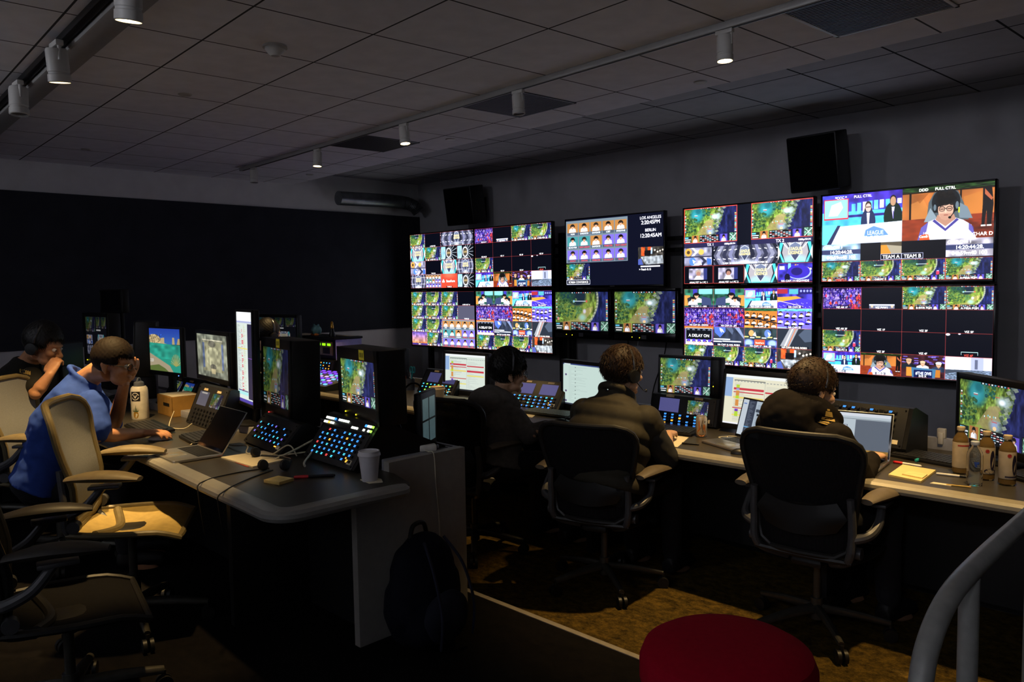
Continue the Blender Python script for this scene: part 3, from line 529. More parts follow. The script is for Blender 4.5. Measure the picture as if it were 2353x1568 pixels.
def screen_mat(name, im, s=1.):
    if name in MATS: return MATS[name]
    m = bpy.data.materials.new(name); m.use_nodes = True; nt = m.node_tree; p = nt.nodes['Principled BSDF']
    p.inputs['Base Color'].default_value = (.01, .01, .012, 1); p.inputs['Roughness'].default_value = .3
    if im is not None:
        t = nt.nodes.new('ShaderNodeTexImage'); t.image = im; t.extension = 'EXTEND'; nt.links.new(t.outputs['Color'], p.inputs['Emission Color'])
    p.inputs['Emission Strength'].default_value = s; MATS[name] = m; return m
def screen_quad(name, w, h, y, z0, m, parent, tilt=0.):
    """A display face in the local XZ plane, facing -Y, its lower edge at z0."""
    b = bmesh.new(); uv = b.loops.layers.uv.new('uv')
    vs = [b.verts.new((x, y, z)) for x, z in ((-w/2, z0), (w/2, z0), (w/2, z0+h), (-w/2, z0+h))]
    f = b.faces.new(vs)
    for l, q in zip(f.loops, ((0,0),(1,0),(1,1),(0,1))): l[uv].uv = q
    me = bpy.data.meshes.new(name); b.to_mesh(me); b.free(); me.materials.append(m)
    return link(bpy.data.objects.new(name, me), parent)
# ---------------------------------------------------------------- the room
XW, YB, XR, YF = -4.764, .42, 5.6, -8.6          # left wall, wall behind the displays, right wall, wall behind the camera
ZC, ZU, PF = 2.872, 3.023, .09                    # tiled ceiling, raised ceiling strip by the displays, raised floor
CR = -.055                                        # the ceiling grid runs slightly skew to the video wall
def cy(x, y0): return y0 + CR*x
def tile_mat(name, col, w, h, mortar, ms=.006, rough=.9):
    m = mat(name, col, rough, 0, .2, .05, 8, .15, 420); nt = m.node_tree
    br = nt.nodes.new('ShaderNodeTexBrick'); br.offset = 0; br.squash = 1
    for k, v in (('Scale', 1), ('Mortar Size', ms), ('Brick Width', w), ('Row Height', h), ('Mortar Smooth', .2), ('Bias', 0)): br.inputs[k].default_value = v
    br.inputs['Color1'].default_value = br.inputs['Color2'].default_value = (1, 1, 1, 1); br.inputs['Mortar'].default_value = (*lin(mortar), 1)
    tc = nt.nodes.new('ShaderNodeTexCoord'); nt.links.new(tc.outputs['Object'], br.inputs['Vector'])
    mx = nt.nodes.new('ShaderNodeMix'); mx.data_type = 'RGBA'; mx.blend_type = 'MULTIPLY'; mx.inputs[0].default_value = 1
    p = nt.nodes['Principled BSDF']; src = p.inputs['Base Color'].links[0].from_socket
    nt.links.new(src, mx.inputs[6]); nt.links.new(br.outputs['Color'], mx.inputs[7]); nt.links.new(mx.outputs[2], p.inputs['Base Color']); return m
def carpet(name, c1, c2, c3):
    m = mat(name, c1, .95, 0, .1, .3, 60, .6, 500); nt = m.node_tree; N = nt.nodes.new; Lk = nt.links.new
    tc = N('ShaderNodeTexCoord'); mp = N('ShaderNodeMapping'); mp.inputs['Scale'].default_value = (3.4, 4.2, 1); Lk(tc.outputs['Object'], mp.inputs['Vector'])
    nz = N('ShaderNodeTexNoise'); nz.inputs['Scale'].default_value = 4.5; nz.inputs['Detail'].default_value = 10; nz.inputs['Roughness'].default_value = .85; Lk(mp.outputs['Vector'], nz.inputs['Vector'])
    rp = N('ShaderNodeValToRGB'); e = rp.color_ramp.elements; e[0].position = .38; e[0].color = (*lin(c1), 1); e[1].position = .62; e[1].color = (*lin(c3), 1); k = e.new(.5); k.color = (*lin(c2), 1)
    Lk(nz.outputs['Fac'], rp.inputs['Fac']); Lk(rp.outputs['Color'], nt.nodes['Principled BSDF'].inputs['Base Color']); return m
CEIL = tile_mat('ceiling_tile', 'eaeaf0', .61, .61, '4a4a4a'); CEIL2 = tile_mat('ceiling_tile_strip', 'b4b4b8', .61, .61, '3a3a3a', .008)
WALLM = mat('painted_wall', 'd6d5d6', .9, 0, .2, .05, 6, .1, 300); WALLD = mat('painted_wall_grey', 'aeadb2', .9, 0, .2, .05, 6, .1, 300); PANEL = mat('dark_fabric_panel', '34363e', .95, 0, .1, .12, 4, .3, 600)
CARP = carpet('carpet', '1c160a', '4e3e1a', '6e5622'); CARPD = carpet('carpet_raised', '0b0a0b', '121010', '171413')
STRIP = mat('nosing_strip', '8c8478', .6, var=.1)
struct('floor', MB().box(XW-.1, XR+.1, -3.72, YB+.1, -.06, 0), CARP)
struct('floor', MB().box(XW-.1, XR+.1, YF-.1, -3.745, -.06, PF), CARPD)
struct('trim_1', MB().box(XW, XR, -3.757, -3.725, 0, PF+.004, .003), STRIP)
# tiled ceilings carry their grid in object space, turned by CR
def slab(name, poly, z0, z1, m, off):
    c, s_ = math.cos(-CR), math.sin(-CR)
    q = [(x*c-y*s_-off[0], x*s_+y*c-off[1]) for x, y in poly]
    o = struct(name, MB().prism(q, z0, z1), m)
    o.rotation_euler = (0, 0, CR); cc, ss = math.cos(CR), math.sin(CR); o.location = (off[0]*cc-off[1]*ss, off[0]*ss+off[1]*cc, 0); return o
EDGE = -1.74
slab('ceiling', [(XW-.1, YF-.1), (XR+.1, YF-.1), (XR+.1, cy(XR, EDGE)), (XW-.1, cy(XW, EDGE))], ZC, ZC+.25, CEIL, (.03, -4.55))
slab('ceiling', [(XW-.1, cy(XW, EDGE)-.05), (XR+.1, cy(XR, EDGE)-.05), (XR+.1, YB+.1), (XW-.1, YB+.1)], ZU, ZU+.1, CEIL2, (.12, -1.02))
wl = struct('wall_left', MB().box(XW-.1, XW, YF-.1, YB+.1, -.06, ZU+.1), WALLM)
struct('trim_2', MB().box(XW, XW+.02, YF, YB-.004, 1.095, 2.585, .004), PANEL)
struct('wall_back', MB().box(XW, XR, YB, YB+.1, -.06, ZU+.1), WALLD)
struct('wall_right', MB().box(XR, XR+.1, YF-.1, YB+.1, -.06, ZU+.1), PANEL)
struct('wall_front', MB().box(XW, XR, YF-.1, YF, -.06, ZU+.1), WALLM)

# ---------------------------------------------------------------- on the ceiling
WPAINT = mat('white_enamel', 'b8b6b2', .45, var=.04); LENS = glow('lamp_lens', 'ffdca0', 14.); LENSOFF = mat('lamp_lens_dark', '4c4c4c', .3)
RAIL = mat('track_rail', '9c9a98', .4, .2, var=.04); SLOT = mat('slot_black', '060606', .7)
t = thing('track_rail', 'long white lighting track running across the ceiling towards the displays', 'lighting track', (0, -2.74, ZC), CR)
O('rail_body', MB().box(-3.95, 3.6, -.018, .018, -.034, 0, .003), RAIL, t); O('conductor_slot', MB().box(-3.9, 3.55, -.006, .006, -.0355, -.033), SLOT, t)
t = thing('track_rail', 'lighting track with a wide cover along the ceiling at upper left', 'lighting track', (0, -5.07, ZC), CR)
O('rail_body', MB().box(-4.6, 2.4, -.048, -.012, -.034, 0, .003), MBLK, t); O('rail_cover', MB().box(-4.6, 2.4, .0, .13, -.05, 0, .012), RAIL, t)
def lamp(label, x, y0, on, aim=None, power=30, cone=58, col=(1, .66, .27), k=1.):
    """A track head; its body and beam point at aim (straight down when None)."""
    t = thing('track_spotlight', label, 'spotlight', (x, cy(x, y0), ZC-.034), 0, 'track spotlights on the ceiling'); t.scale = (k, k, k)
    O('track_adapter', MB().box(-.045, .045, -.014, .014, -.022, -.001, .004).cyl((.034, 0, -.02), (.034, 0, -.075), .007), WPAINT, t)
    d = (V(aim)-V((x, cy(x, y0), ZC-.13))).normalized() if aim else V((.08, -.03, -1)).normalized()
    T = Matrix.Translation((0, 0, -.055)) @ V((0, 0, -1)).rotation_difference(d).to_matrix().to_4x4()
    b = O('lamp_body', MB().lathe([(.02,.03),(.035,.028),(.038,.02),(.0385,-.055),(.036,-.058),(.036,-.064),(.0395,-.067),(.04,-.092),(.036,-.095),(.034,-.08),(0,-.079)], T=T), WPAINT, t)
    O('lamp_lens', MB().lathe([(0,-.0865),(.0335,-.0865),(.0335,-.082),(0,-.082)], T=T), LENS if on else LENSOFF, t)
    if on:
        ld = bpy.data.lights.new('spot_beam', 'SPOT'); ld.energy = power; ld.color = col; ld.spot_size = R(cone); ld.spot_blend = .7; ld.shadow_soft_size = .03 if cone < 64 else .14
        lo = link(bpy.data.objects.new('spot_beam', ld), b); lo.matrix_local = T @ Matrix.Translation((0, 0, -.1))
L_ = -2.74
lamp('leftmost unlit spotlight at the far end of the long track', -3.64, L_, False)
lamp('small lit spotlight second from the far end of the long track', -2.34, L_, True, (-2.3, -2.75, .74), 95)
lamp('lit spotlight in the middle of the long track beside a grey grille', -1.02, L_, True, (-.75, -2.7, .74), 110)
lamp('unlit spotlight hanging in front of the grey ceiling grille', .23, L_, False)
lamp('lit spotlight nearest the camera on the long track', 1.70, L_, True, (1.75, -2.85, .74), 170, 62)
lamp('lit spotlight at the right end of the long track, out of frame', 2.95, L_, True, (2.75, -2.7, .74), 130, 56)
lamp('lit spotlight at the top edge on the upper left track', .53, -5.13, True, (.2, -5.1, .8), 120, 40, k=1.28); lamp('lit spotlight in the middle of the upper left track', -.6, -5.13, True, (-.85, -4.9, .8), 260, 60, k=1.28)
lamp('unlit spotlight on the upper left track near the left edge', -1.53, -5.13, False, k=1.28)
for i, x in enumerate((-1.6, 1.2, 3.9)): lamp(('added fill spotlight behind the camera near the left wall', 'added fill spotlight behind the camera in the middle', 'added fill spotlight behind the camera on the right')[i], x, -7.7, True, (x*.8, .42, 2.3), 46, 66, (.88, .9, 1))  # unseen fill lamps, added to brighten the display wall and the operators' backs
for i, x in enumerate((-2.4, .4, 2.4, 4.6)): lamp('added fill spotlight turned to the wall behind the camera, %s' % ('nearest the left wall', 'second along the track', 'third along the track', 'nearest the right wall')[i], x, -7.7, True, (x, -8.6, 2.2), 46, 110, (.84, .88, 1))  # unseen lamps added for soft fill, bounced off the wall behind the camera
t = thing('track_rail', 'added rear track for the fill spotlights behind the camera', 'lighting track', (0, -7.7, ZC), CR); O('rail_body', MB().box(-3, 5, -.018, .018, -.034, 0, .003), RAIL, t)  # unseen track, added to carry the fill lamps
GRL = mat('grille_metal', '4e4e56', .5, .3, var=.06)
for lb, x, y0 in (('grey square ceiling grille behind the unlit spotlight', -.14, -2.39), ('grey square ceiling grille nearer the left wall', -1.98, -2.39), ('grey square ceiling grille at the upper right corner', 2.25, -2.38)):
    t = thing('ceiling_grille', lb, 'air vent', (x, cy(x, y0), ZC), CR, 'return air grilles in the ceiling')
    f = MB(); h = .288
    for a in ((-h, h, -h, -h+.018), (-h, h, h-.018, h), (-h, -h+.018, -h, h), (h-.018, h, -h, h)): f.box(*a, -.006, 0, .001)
    O('grille_frame', f, WPAINT if x > 2 else GRL, t)
    g = MB().box(-h+.01, h-.01, -h+.01, h-.01, -.003, -.0015)
    for i in range(26): g.box(-h+.02, h-.02, -h+.03+i*.0205, -h+.037+i*.0205, -.0052, -.003)
    O('grille_mesh', g, GRL, t)
def disc(x, y, z, lb):
    t = tag(O('sprinkler_cover', MB().lathe([(0,0),(.042,0),(.042,-.003),(.036,-.008),(0,-.009)]), WPAINT, None, (x, y, z+.0015)), lb, 'sprinkler cover', 'round sprinkler covers in the ceiling'); return t
for x, y, lb in ((-1.345,-4.165,'round flush sprinkler cover left of the smoke detector'), (-3.784,-4.014,'round flush sprinkler cover near the left wall'), (1.03,-1.95,'round flush sprinkler cover right of the big grille near the lit lamp'), (-1.396,-1.906,'round flush sprinkler cover above the left speaker'), (-3.909,-1.752,'round flush sprinkler cover by the end of the long track')): disc(x, y, ZC, lb)
t = thing('smoke_detector', 'white dome smoke detector on the ceiling', 'smoke detector', (-.06, -4.236, ZC))
O('base_plate', MB().lathe([(0,0),(.06,0),(.062,-.012),(.0,-.012)]), WPAINT, t); O('sensor_dome', MB().lathe([(.05,-.012),(.052,-.02),(.035,-.042),(.022,-.052),(0,-.053)]), WPAINT, t)
GALV = mat('galvanised_duct', '7c8084', .35, .8, var=.25, vscale=7)
def hose(lb, dy, dz):
    t = thing('air_duct', lb, 'duct', (XW, 0, 0)); P = [(.2,-.98+dy,2.73+dz),(.2,-.7+dy,2.735+dz),(.2,-.25+dy,2.745+dz),(.2,-.02+dy,2.74+dz)]
    m = MB().tube(P, .085, 20); O('straight_duct', m, GALV, t)
    O('wall_strap', MB().box(.0, .2, -.72, -.69, 2.72, 2.75).box(0, .2, -.2, -.17, 2.73, 2.76), MBLK, t)
    P = [V((.2,-.02+dy,2.74+dz)), V((.21,.08+dy,2.73+dz)), V((.24,.16+dy,2.69+dz)), V((.27,.2+dy,2.62+dz))]; n = 30; pts, rr = [], []
    for i in range(n+1):
        u = i/n*3; k = min(int(u), 2); pts.append(P[k].lerp(P[k+1], u-k)); rr.append(.078+(.006 if i % 2 else 0))
    O('flexible_elbow', MB().tube(pts, rr, 18, False), mat('flex_duct', '5c6064', .4, .6), t)
hose('silver air duct with a ribbed elbow along the top of the left wall', 0, 0)

# ---------------------------------------------------------------- speakers on the wall above the displays
CLOTH = mat('speaker_cloth', '08080a', .95, 0, .1, .2, 300)
def speaker(lb, x, z, w, h, y, rz, tip):
    t = thing('wall_speaker', lb, 'loudspeaker', (x, y, z), rz, 'loudspeakers above the video wall')
    T = Matrix.Rotation(tip, 4, 'X')
    O('cabinet', MB().prism([(-w/2,-.15),(w/2,-.15),(w/2-.05,.15),(-w/2+.05,.15)], -h/2, h/2, .012, T), BLK, t)
    O('front_grille', MB().box(-w/2+.012, w/2-.012, -.158, -.148, -h/2+.012, h/2-.012, .006, T), CLOTH, t)
    O('wall_bracket', MB().cyl((0,.1,0), (0, YB-y, 0), .02).box(-.05, .05, YB-y-.012, YB-y, -.12, .12), MBLK, t)
speaker('left black speaker tilted above the two left columns of displays', -3.44, 2.615, .44, .45, .1, R(6), R(9)); speaker('right black speaker tilted above the tallest display pair', .93, 2.6, .42, .45, .06, R(-4), R(11))

# ---------------------------------------------------------------- the video wall
DW, DH = 1.2176, .685
LOGO = mat('badge_grey', '4c4c52', .4)
def display(lb, x, z, pic, s=1., w=DW, h=DH, bz=.013, chin=.022, y=0., leds=()):
    t = thing('wall_display', lb, 'display', (x+w/2, y, z-h), 0, 'displays of the video wall')
    O('housing', MB().box(-w/2-bz, w/2+bz, .008, .05, -chin, h+bz, .004).box(-w/2+.12, w/2-.12, .05, .1, .06, h-.08, .01), BLKG, t)
    f = MB()
    for a in ((-w/2-bz, -w/2, -chin, h+bz), (w/2, w/2+bz, -chin, h+bz), (-w/2-bz, w/2+bz, h, h+bz), (-w/2-bz, w/2+bz, -chin, 0)): f.box(a[0], a[1], -.004, .01, a[2], a[3], .002)
    O('bezel', f, BLKG, t); screen_quad('screen', w, h, .004, 0, pic if not isinstance(pic, str) else SM(pic), t)
    O('badge', MB().box(-.03, .03, -.0055, -.0035, -chin*.75, -chin*.3), LOGO, t)
    O('wall_mount', MB().box(-.16, .16, .1, .12, .12, h-.12).box(-.03, .03, .12, YB-y, h/2-.06, h/2+.06), MBLK, t)
    for k, u in enumerate(leds): O('status_light', MB().ball((u, -.006, -chin*.55-.004*k), .004, None, 8, 6), glow('led_yellow', 'f0e020', 3), t)
SCREEN_GAIN = .9
def SM(n):
    return screen_mat('picture_'+n, image(n, PICS[n]()), PGAIN.get(n, 1.)*SCREEN_GAIN)
mk = lambda fn, W=640, H=360: (lambda: (lambda c: (fn(c), c)[1])(Cv(W, H)))
PICS = dict(mix=pic_A, viz=pic_viz, cams=pic_cams, feeds=pic_C, clock=pic_E, tx=pic_H, evs=pic_J, game_main=mk(lambda c: game(c, 0), 960, 540), game_alt=mk(lambda c: game(c, 1), 960, 540),
    rundown=mk(lambda c: sheet_pic(c), 640, 400), rundown_warm=mk(lambda c: sheet_pic(c, 0, 1), 640, 400), chat=mk(chat_pic, 640, 400), doc=mk(doc_pic, 640, 400), web=mk(web_pic, 640, 400), tall=mk(tall_pic, 400, 640), beach=mk(beach_pic, 640, 400), strategy=mk(strat_pic, 640, 400), multi=mk(multi_pic, 640, 400), plain=mk(lambda c: c.fill('4a4a86'), 16, 10), plain_grey=mk(lambda c: (c.fill('6c6878'), c.rect(.2, .04, .8, .14, 'd8d0c0')), 64, 40))
PGAIN = dict(mix=2.05, viz=2.05, cams=2.1, feeds=2.1, clock=1.8, tx=2.1, evs=1.95, game_main=.95, game_alt=.95)
Z1, Z2 = 2.307, 1.573
display('top left display of the video wall with grey emblem tiles and a red tile', -4.44, Z1, 'mix'); display('top display with a purple crowd tile above mostly black tiles, left block', -3.197, Z1, 'viz')
display('bottom left display of green map feeds with a portrait grid', -4.44, Z2, 'feeds'); display('bottom display of camera tiles in the left block of four', -3.197, Z2, 'cams')
display('display showing city clocks and a grid of player portraits', -1.768, Z1, 'clock'); display('tall stacked display with two large game feeds labelled TX 1 and TX 2', -.324, Z1, 'tx')
display('display of camera tiles below the TX display', -.324, Z2, 'cams'); display('top right display with presenters and a player in headset', .97, Z1, 'evs'); display('bottom right display with a purple crowd tile above mostly black tiles', .982, Z2, 'viz')
FB = dict(w=.715, h=.402, bz=.03, chin=.085, s=1)
display('left of the two small game displays below the clock display', -1.93, 1.554, 'game_alt', leds=(-.2, -.12), **FB); display('right of the two small game displays below the clock display', -1.135, 1.554, 'game_main', leds=(-.14, -.05), **FB)
t = thing('display_frame', 'dark steel mounting frame behind the video wall displays', 'mounting frame', (0, .2, 0)); f = MB()
for x in (-4.3, -3.25, -2.0, -1.86, -.42, .38, 1.0, 2.1): O('upright', MB().box(x-.03, x+.03, -.03, .03, 0, 2.2, .004), MBLK, t)
for z in (1.3, 1.42, 1.95, 2.06): O('cross_rail', MB().box(-4.4, 2.15, -.06, -.03, z-.02, z+.02, .003), MBLK, t)
for lb, P in (('thin black cable sagging from the right display pair', [(.7,.3,.95),(.75,.36,.8),(.6,.38,.72),(.9,.39,.6),(.95,.4,.006)]), ('black cable hanging below the small displays', [(-1.2,.3,1.2),(-1.25,.38,.9),(-1.3,.39,.5),(-1.3,.4,.006)]), ('second black cable hanging below the small displays', [(-.7,.3,1.2),(-.8,.38,.9),(-.95,.39,.5),(-1.,.4,.006)])): tag(O('power_cable', MB().tube(P, .006, 6), BLK), lb, 'cable', 'cables below the video wall')
# ---------------------------------------------------------------- operator consoles
LAM = mat('desk_laminate', '3a3630', .38, 0, .5, .1, 20); BUMP = mat('desk_bumper', '98907c', .42, 0, .5, .05); BUMPG = mat('desk_bumper_grey', '868480', .36, 0, .5, .05)
CAB = mat('console_grey', '98948e', .6, 0, .4, .05); CABD = mat('console_black', '131315', .6)
def sweep(path, sec):
    """A cross-section (offset outwards, height) carried along a level path."""
    P = [V((x, y, 0)) for x, y in path]; rings = []
    for i, p in enumerate(P):
        a = (P[i]-P[i-1]).normalized() if i else (P[1]-P[0]).normalized(); b = (P[i+1]-P[i]).normalized() if i < len(P)-1 else a
        t = (a+b).normalized(); n = V((t.y, -t.x, 0))*(1/max(.5, t.dot(a)))
        rings.append([p+n*o+V((0, 0, z)) for o, z in sec])
    return MB().loft(rings)
def arc(cx, cy_, r, a0, a1, n=8): return [(cx+r*math.cos(R(a0+(a1-a0)*i/n)), cy_+r*math.sin(R(a0+(a1-a0)*i/n))) for i in range(n+1)]
SEC = [(-.06,-.004),(-.06,.004),(-.03,.006),(.0,.003),(.012,-.008),(.014,-.022),(.006,-.036),(-.01,-.042),(-.06,-.042)]
DL, DR = .82, .74                                               # desk heights, left (on the raised floor) and right
t = thing('operator_console', 'left operator console with grey end panel and rounded worktop corner', 'console desk', (0, -4.4, PF)); o3 = (0, -4.4, PF)
path = [(-4.6,-4.84),(-2.5,-4.86),(-.23,-4.90),(.5,-4.94)]+arc(1.05,-4.86,.105,-95,0)+[(1.16,-4.6)]+arc(1.125,-4.43,.05,10,80,4)
O('worktop', local(MB().prism([(x-.02*(i>2), y+.03) for i, (x, y) in enumerate(path)]+[(.95,-4.3),(-4.6,-4.22)], DL-.035, DL), o3), LAM, t)
O('edge_bumper', local(MB().add(sweep(path, [(a, DL+b) for a, b in SEC]).b), o3), BUMPG, t)
O('end_panel', local(MB().loft([[(x, y, z) for y, z in ((-4.475,PF),(-4.475,.78),(-4.3,.78),(-4.3,.862),(-3.858,.862),(-3.858,PF))] for x in (.875, .913)]), o3), CAB, t, smooth=False)
O('rear_ledge', local(MB().box(-4.6, .876, -4.28, -3.86, .80, .862, .004), o3), mat('ledge_grey', '87878c', .45), t)
O('ledge_slot', local(MB().box(-4.5, .86, -3.93, -3.915, .8615, .8635).box(-4.5, .86, -3.90, -3.885, .8615, .8635), o3), SLOT, t)
O('modesty_panel', local(MB().box(-4.6, .875, -4.36, -4.32, PF, .80), o3), CABD, t); O('back_panel', local(MB().box(-4.6, .875, -3.9, -3.862, PF, .80), o3), CAB, t)
for x in (-3.2, -1.4, .3): O('support_leg', local(MB().box(x-.02, x+.02, -4.75, -4.36, PF, DL-.04, .003), o3), CABD, t)
t = thing('operator_console', 'long console desk in front of the video wall with a tan padded edge', 'console desk', (0, -2.3, 0)); o3 = (0, -2.3, 0)
path = [(-3.75,-2.79),(-2,-2.80),(0,-2.815),(1.5,-2.82),(2.6,-2.8),(3.3,-2.8)]+arc(3.5,-2.7,.1,-90,0,5)+[(3.6,-2.2)]
O('worktop', local(MB().prism([(x-.01*(i > 5), y+.02) for i, (x, y) in enumerate(path)]+[(3.55,-1.86),(-3.75,-1.86)], DR-.035, DR), o3), LAM, t)
O('edge_bumper', local(MB().add(sweep(path, [(a, DR+b) for a, b in SEC]).b), o3), BUMP, t)
O('rear_cabinet', local(MB().box(-3.75, 3.55, -2.0, -1.86, 0, DR-.03), o3), CABD, t); O('modesty_panel', local(MB().box(-3.7, 3.5, -2.2, -2.17, .1, DR-.035), o3), CABD, t)
O('rear_rail', local(MB().box(-2.75, 3.55, -1.9, -1.86, DR-.03, .80, .004), o3), LGREY, t)
for x in (-3.6, -2.2, -.7, .72, 2.15, 3.45): O('support_leg', local(MB().box(x-.02, x+.02, -2.7, -2.2, 0, DR-.035, .003), o3), CABD, t)

# ---------------------------------------------------------------- monitors
def monitor(lb, X, Y, Z, rz, w, h, tilt, pic, gain, z0, bez=(.016,.016,.016,.022), deep=.05, foot='stand', lean=0, leds=(), note=None, group='monitors on the consoles', mcol=None, keys=False):
    """A monitor whose picture (w x h) is centred on X, Y, Z; z0 is the level it stands on."""
    t = thing('monitor', lb, 'monitor', (X, Y, z0), R(rz), group); T = Matrix.Translation((0, 0, Z-z0)) @ Matrix.Rotation(-R(tilt), 4, 'X'); M_ = mcol or BLK
    l, r_, tp, bt = bez
    O('housing', MB().box(-w/2-l, w/2+r_, .006, deep, -h/2-bt, h/2+tp, min(.008, deep/4), T), M_, t)
    f = MB()
    for a in ((-w/2-l, -w/2, -h/2-bt, h/2+tp), (w/2, w/2+r_, -h/2-bt, h/2+tp), (-w/2-l, w/2+r_, h/2, h/2+tp), (-w/2-l, w/2+r_, -h/2-bt, -h/2)): f.box(a[0], a[1], -.004, .008, a[2], a[3], .0025, T)
    O('bezel', f, M_, t)
    s = screen_quad('screen', w, h, .003, -h/2, SMG(pic, gain), t); s.matrix_local = T
    if foot == 'stand':
        O('stand_neck', MB().box(-.035, .035, deep, deep+.03, .012, Z-z0, .006), M_, t); O('stand_base', MB().lathe([(0,0),(.1,0),(.1,.008),(.085,.014),(0,.014)], (0, deep, 0), 28), M_, t)
    elif foot == 'block':
        O('stand_block', MB().box(-w*.36, w*.36, .02, deep-.01, 0, Z-z0-h/2-bt+.01, .006), M_, t)
    for k, (u, v, c) in enumerate(leds): O('status_light', MB().ball((u, -.005, v), .0035, T, 8, 6), glow('led_'+c, {'red': 'ff3030', 'yellow': 'e8e030', 'white': 'f0f0e0', 'green': '40ff60', 'blue': '5080ff'}[c], 3), t)
    if keys: O('side_button', MB().box(w/2+.012, w/2+.03, -.006, -.003, -h/2+.01, h/2-.13, .002, T), DGREY, t)
    if note: 
        n = O('sticky_note', MB().box(note-.028, note+.028, -.0055, -.0048, h/2+.006, h/2+.052, 0, T), YEL, t)
        q = MB()
        for k in range(5): q.box(note-.02+k*.009, note-.016+k*.009, -.006, -.0055, h/2+.018, h/2+.04, 0, T)
        O('pen_writing', q, SLOT, n)
    return t
def SMG(n, g):
    return screen_mat('picture_%s_%d' % (n, int(g*100)), image(n, PICS[n]()) , g) if n else BLKG
monitor('broadcast monitor with a yellow sticky note nearest the end of the left console', .613, -4.25, 1.186, -10, .381, .21, -1, 'game_main', .9, .862, (.03,.035,.055,.075), .14, 'block', leds=((-.14,-.15,'yellow'),(-.02,-.152,'yellow')), note=.07)
monitor('dim broadcast monitor with a small yellow note beside the tall white monitor', -.158, -4.25, 1.158, -10.6, .431, .311, 1.7, 'game_main', .25, .862, (.02,.03,.05,.09), .16, 'block', leds=((-.1,-.2,'red'),(.06,-.205,'red'),(.085,-.207,'red')), note=.06)
monitor('tall upright monitor showing a white table with red marks', -.504, -4.25, 1.245, -10.8, .313, .514, .8, 'tall', 1., .862, (.012,.016,.014,.018), .04, 'stand')
monitor('black monitor with a grey green map between beach and tall monitors', -1.039, -4.2, 1.222, -6, .564, .265, -.5, 'strategy', .7, .862, (.02,.02,.022,.03), .05, 'stand')
monitor('monitor showing a beach wallpaper with turquoise water', -1.784, -4.2, 1.225, 4.7, .456, .294, .3, 'beach', .75, .862, (.012,.014,.012,.03), .035, 'stand', leds=((.2,-.165,'blue'),))
monitor('dark monitor of small video tiles behind the man in blue', -3.01, -4.25, 1.285, 2.4, .441, .3, 0, 'multi', .55, .862, (.05,.02,.03,.09), .1, 'block', leds=((-.2,-.2,'yellow'),(-.05,-.21,'white')))
monitor('small dark monitor stacked above the far tiled monitor', -3.1, -4.1, 1.56, 2, .42, .16, 0, None, 0, .862, (.015,.015,.01,.02), .06, 'stand')
monitor('low dark monitor with a pale title bar behind the short haired man', -2.35, -4.33, 1.16, -4, .36, .24, 2, 'doc', .12, .862, (.015,.015,.015,.02), .04, 'stand')
monitor('dim side-on broadcast monitor left of the beach monitor', -2.2, -4.24, 1.24, -24, .3, .3, 4, 'game_alt', .06, .862, (.015,.02,.03,.06), .14, 'block')
monitor('monitor with a red and yellow rundown table before the man in glasses', -1.0, -2.15, .937, 2.8, .457, .289, 2, 'rundown', .85, DR, (.02,.02,.022,.05), .055, 'stand')
monitor('monitor with a pale list page before the man in the vest', .254, -2.15, .928, -10, .5, .29, 1, 'chat', .8, DR, (.022,.022,.025,.04), .05, 'stand')
monitor('broadcast monitor showing the game on top of the intercom panel', .948, -2.0, 1.03, 2.6, .362, .224, 3, 'game_main', .9, DR, (.014,.055,.02,.022), .09, 'block', keys=True, leds=((.205,-.05,'yellow'),))
monitor('large tilted monitor with a rundown table behind the open silver laptop', 1.545, -2.15, .938, -4, .48, .29, 8.6, 'rundown_warm', .85, DR, (.018,.018,.03,.03), .05, 'stand')
monitor('big game monitor angled at the right end behind the bottles', 2.70, -2.08, .975, -42, .53, .29, 0, 'game_main', .9, DR, (.024,.024,.03,.04), .06, 'stand')
monitor('dim monitor tilted far back behind the pencil cup', -1.98, -2.2, .95, 12, .36, .24, 6, 'chat', .3, DR, (.03,.03,.03,.03), .06, 'stand')
monitor('thin monitor with a bright purple upper edge behind the sticky note monitor', -2.45, -2.15, .92, 10, .42, .22, 35, 'plain', .35, DR, (.012,.012,.012,.02), .04, 'stand')
monitor('wide dark monitor behind the head of the far operator', -3.55, -2.42, 1.2, 8, .66, .3, 0, 'multi', .5, DR, (.02,.02,.03,.03), .06, 'stand')

# ---------------------------------------------------------------- intercom panels
BL = [glow('key_blue', '3c8cff', 1.6), glow('key_cyan', '48c8f0', 1.4), glow('key_violet', '8070ff', 1.2), glow('key_amber', 'ffb040', 1.6), glow('key_red', 'ff5050', 1.2), glow('key_green', 'a0ff50', 1.6), glow('key_white', 'e8f0e0', 1.7), KEY]
KM = {}
def keymesh(kind, m):
    k = (kind, m.name)
    if k not in KM:
        b = MB()
        if kind == 'lit':
            b.box(-.0085, .0085, -.0035, -.002, .0035, .0075).box(-.009, .006, -.0035, -.002, -.002, .0015).box(-.011, .011, -.0025, 0, -.004, .0095, .001)
            me = finish(b.b, 'key', [m, KEY]); n = len(me.polygons)
            for i, p in enumerate(me.polygons): p.material_index = 0 if i < 12 else 1
            b2 = None
        elif kind == 'cap': me = finish(MB().box(-.008, .008, -.009, 0, -.006, .006, .0015).b, 'key', [KEY])
        else: me = finish(MB().box(-.0085, .0085, -.006, 0, -.0075, .0075, .001).b, 'key', [m])
        KM[k] = me
    return KM[k]
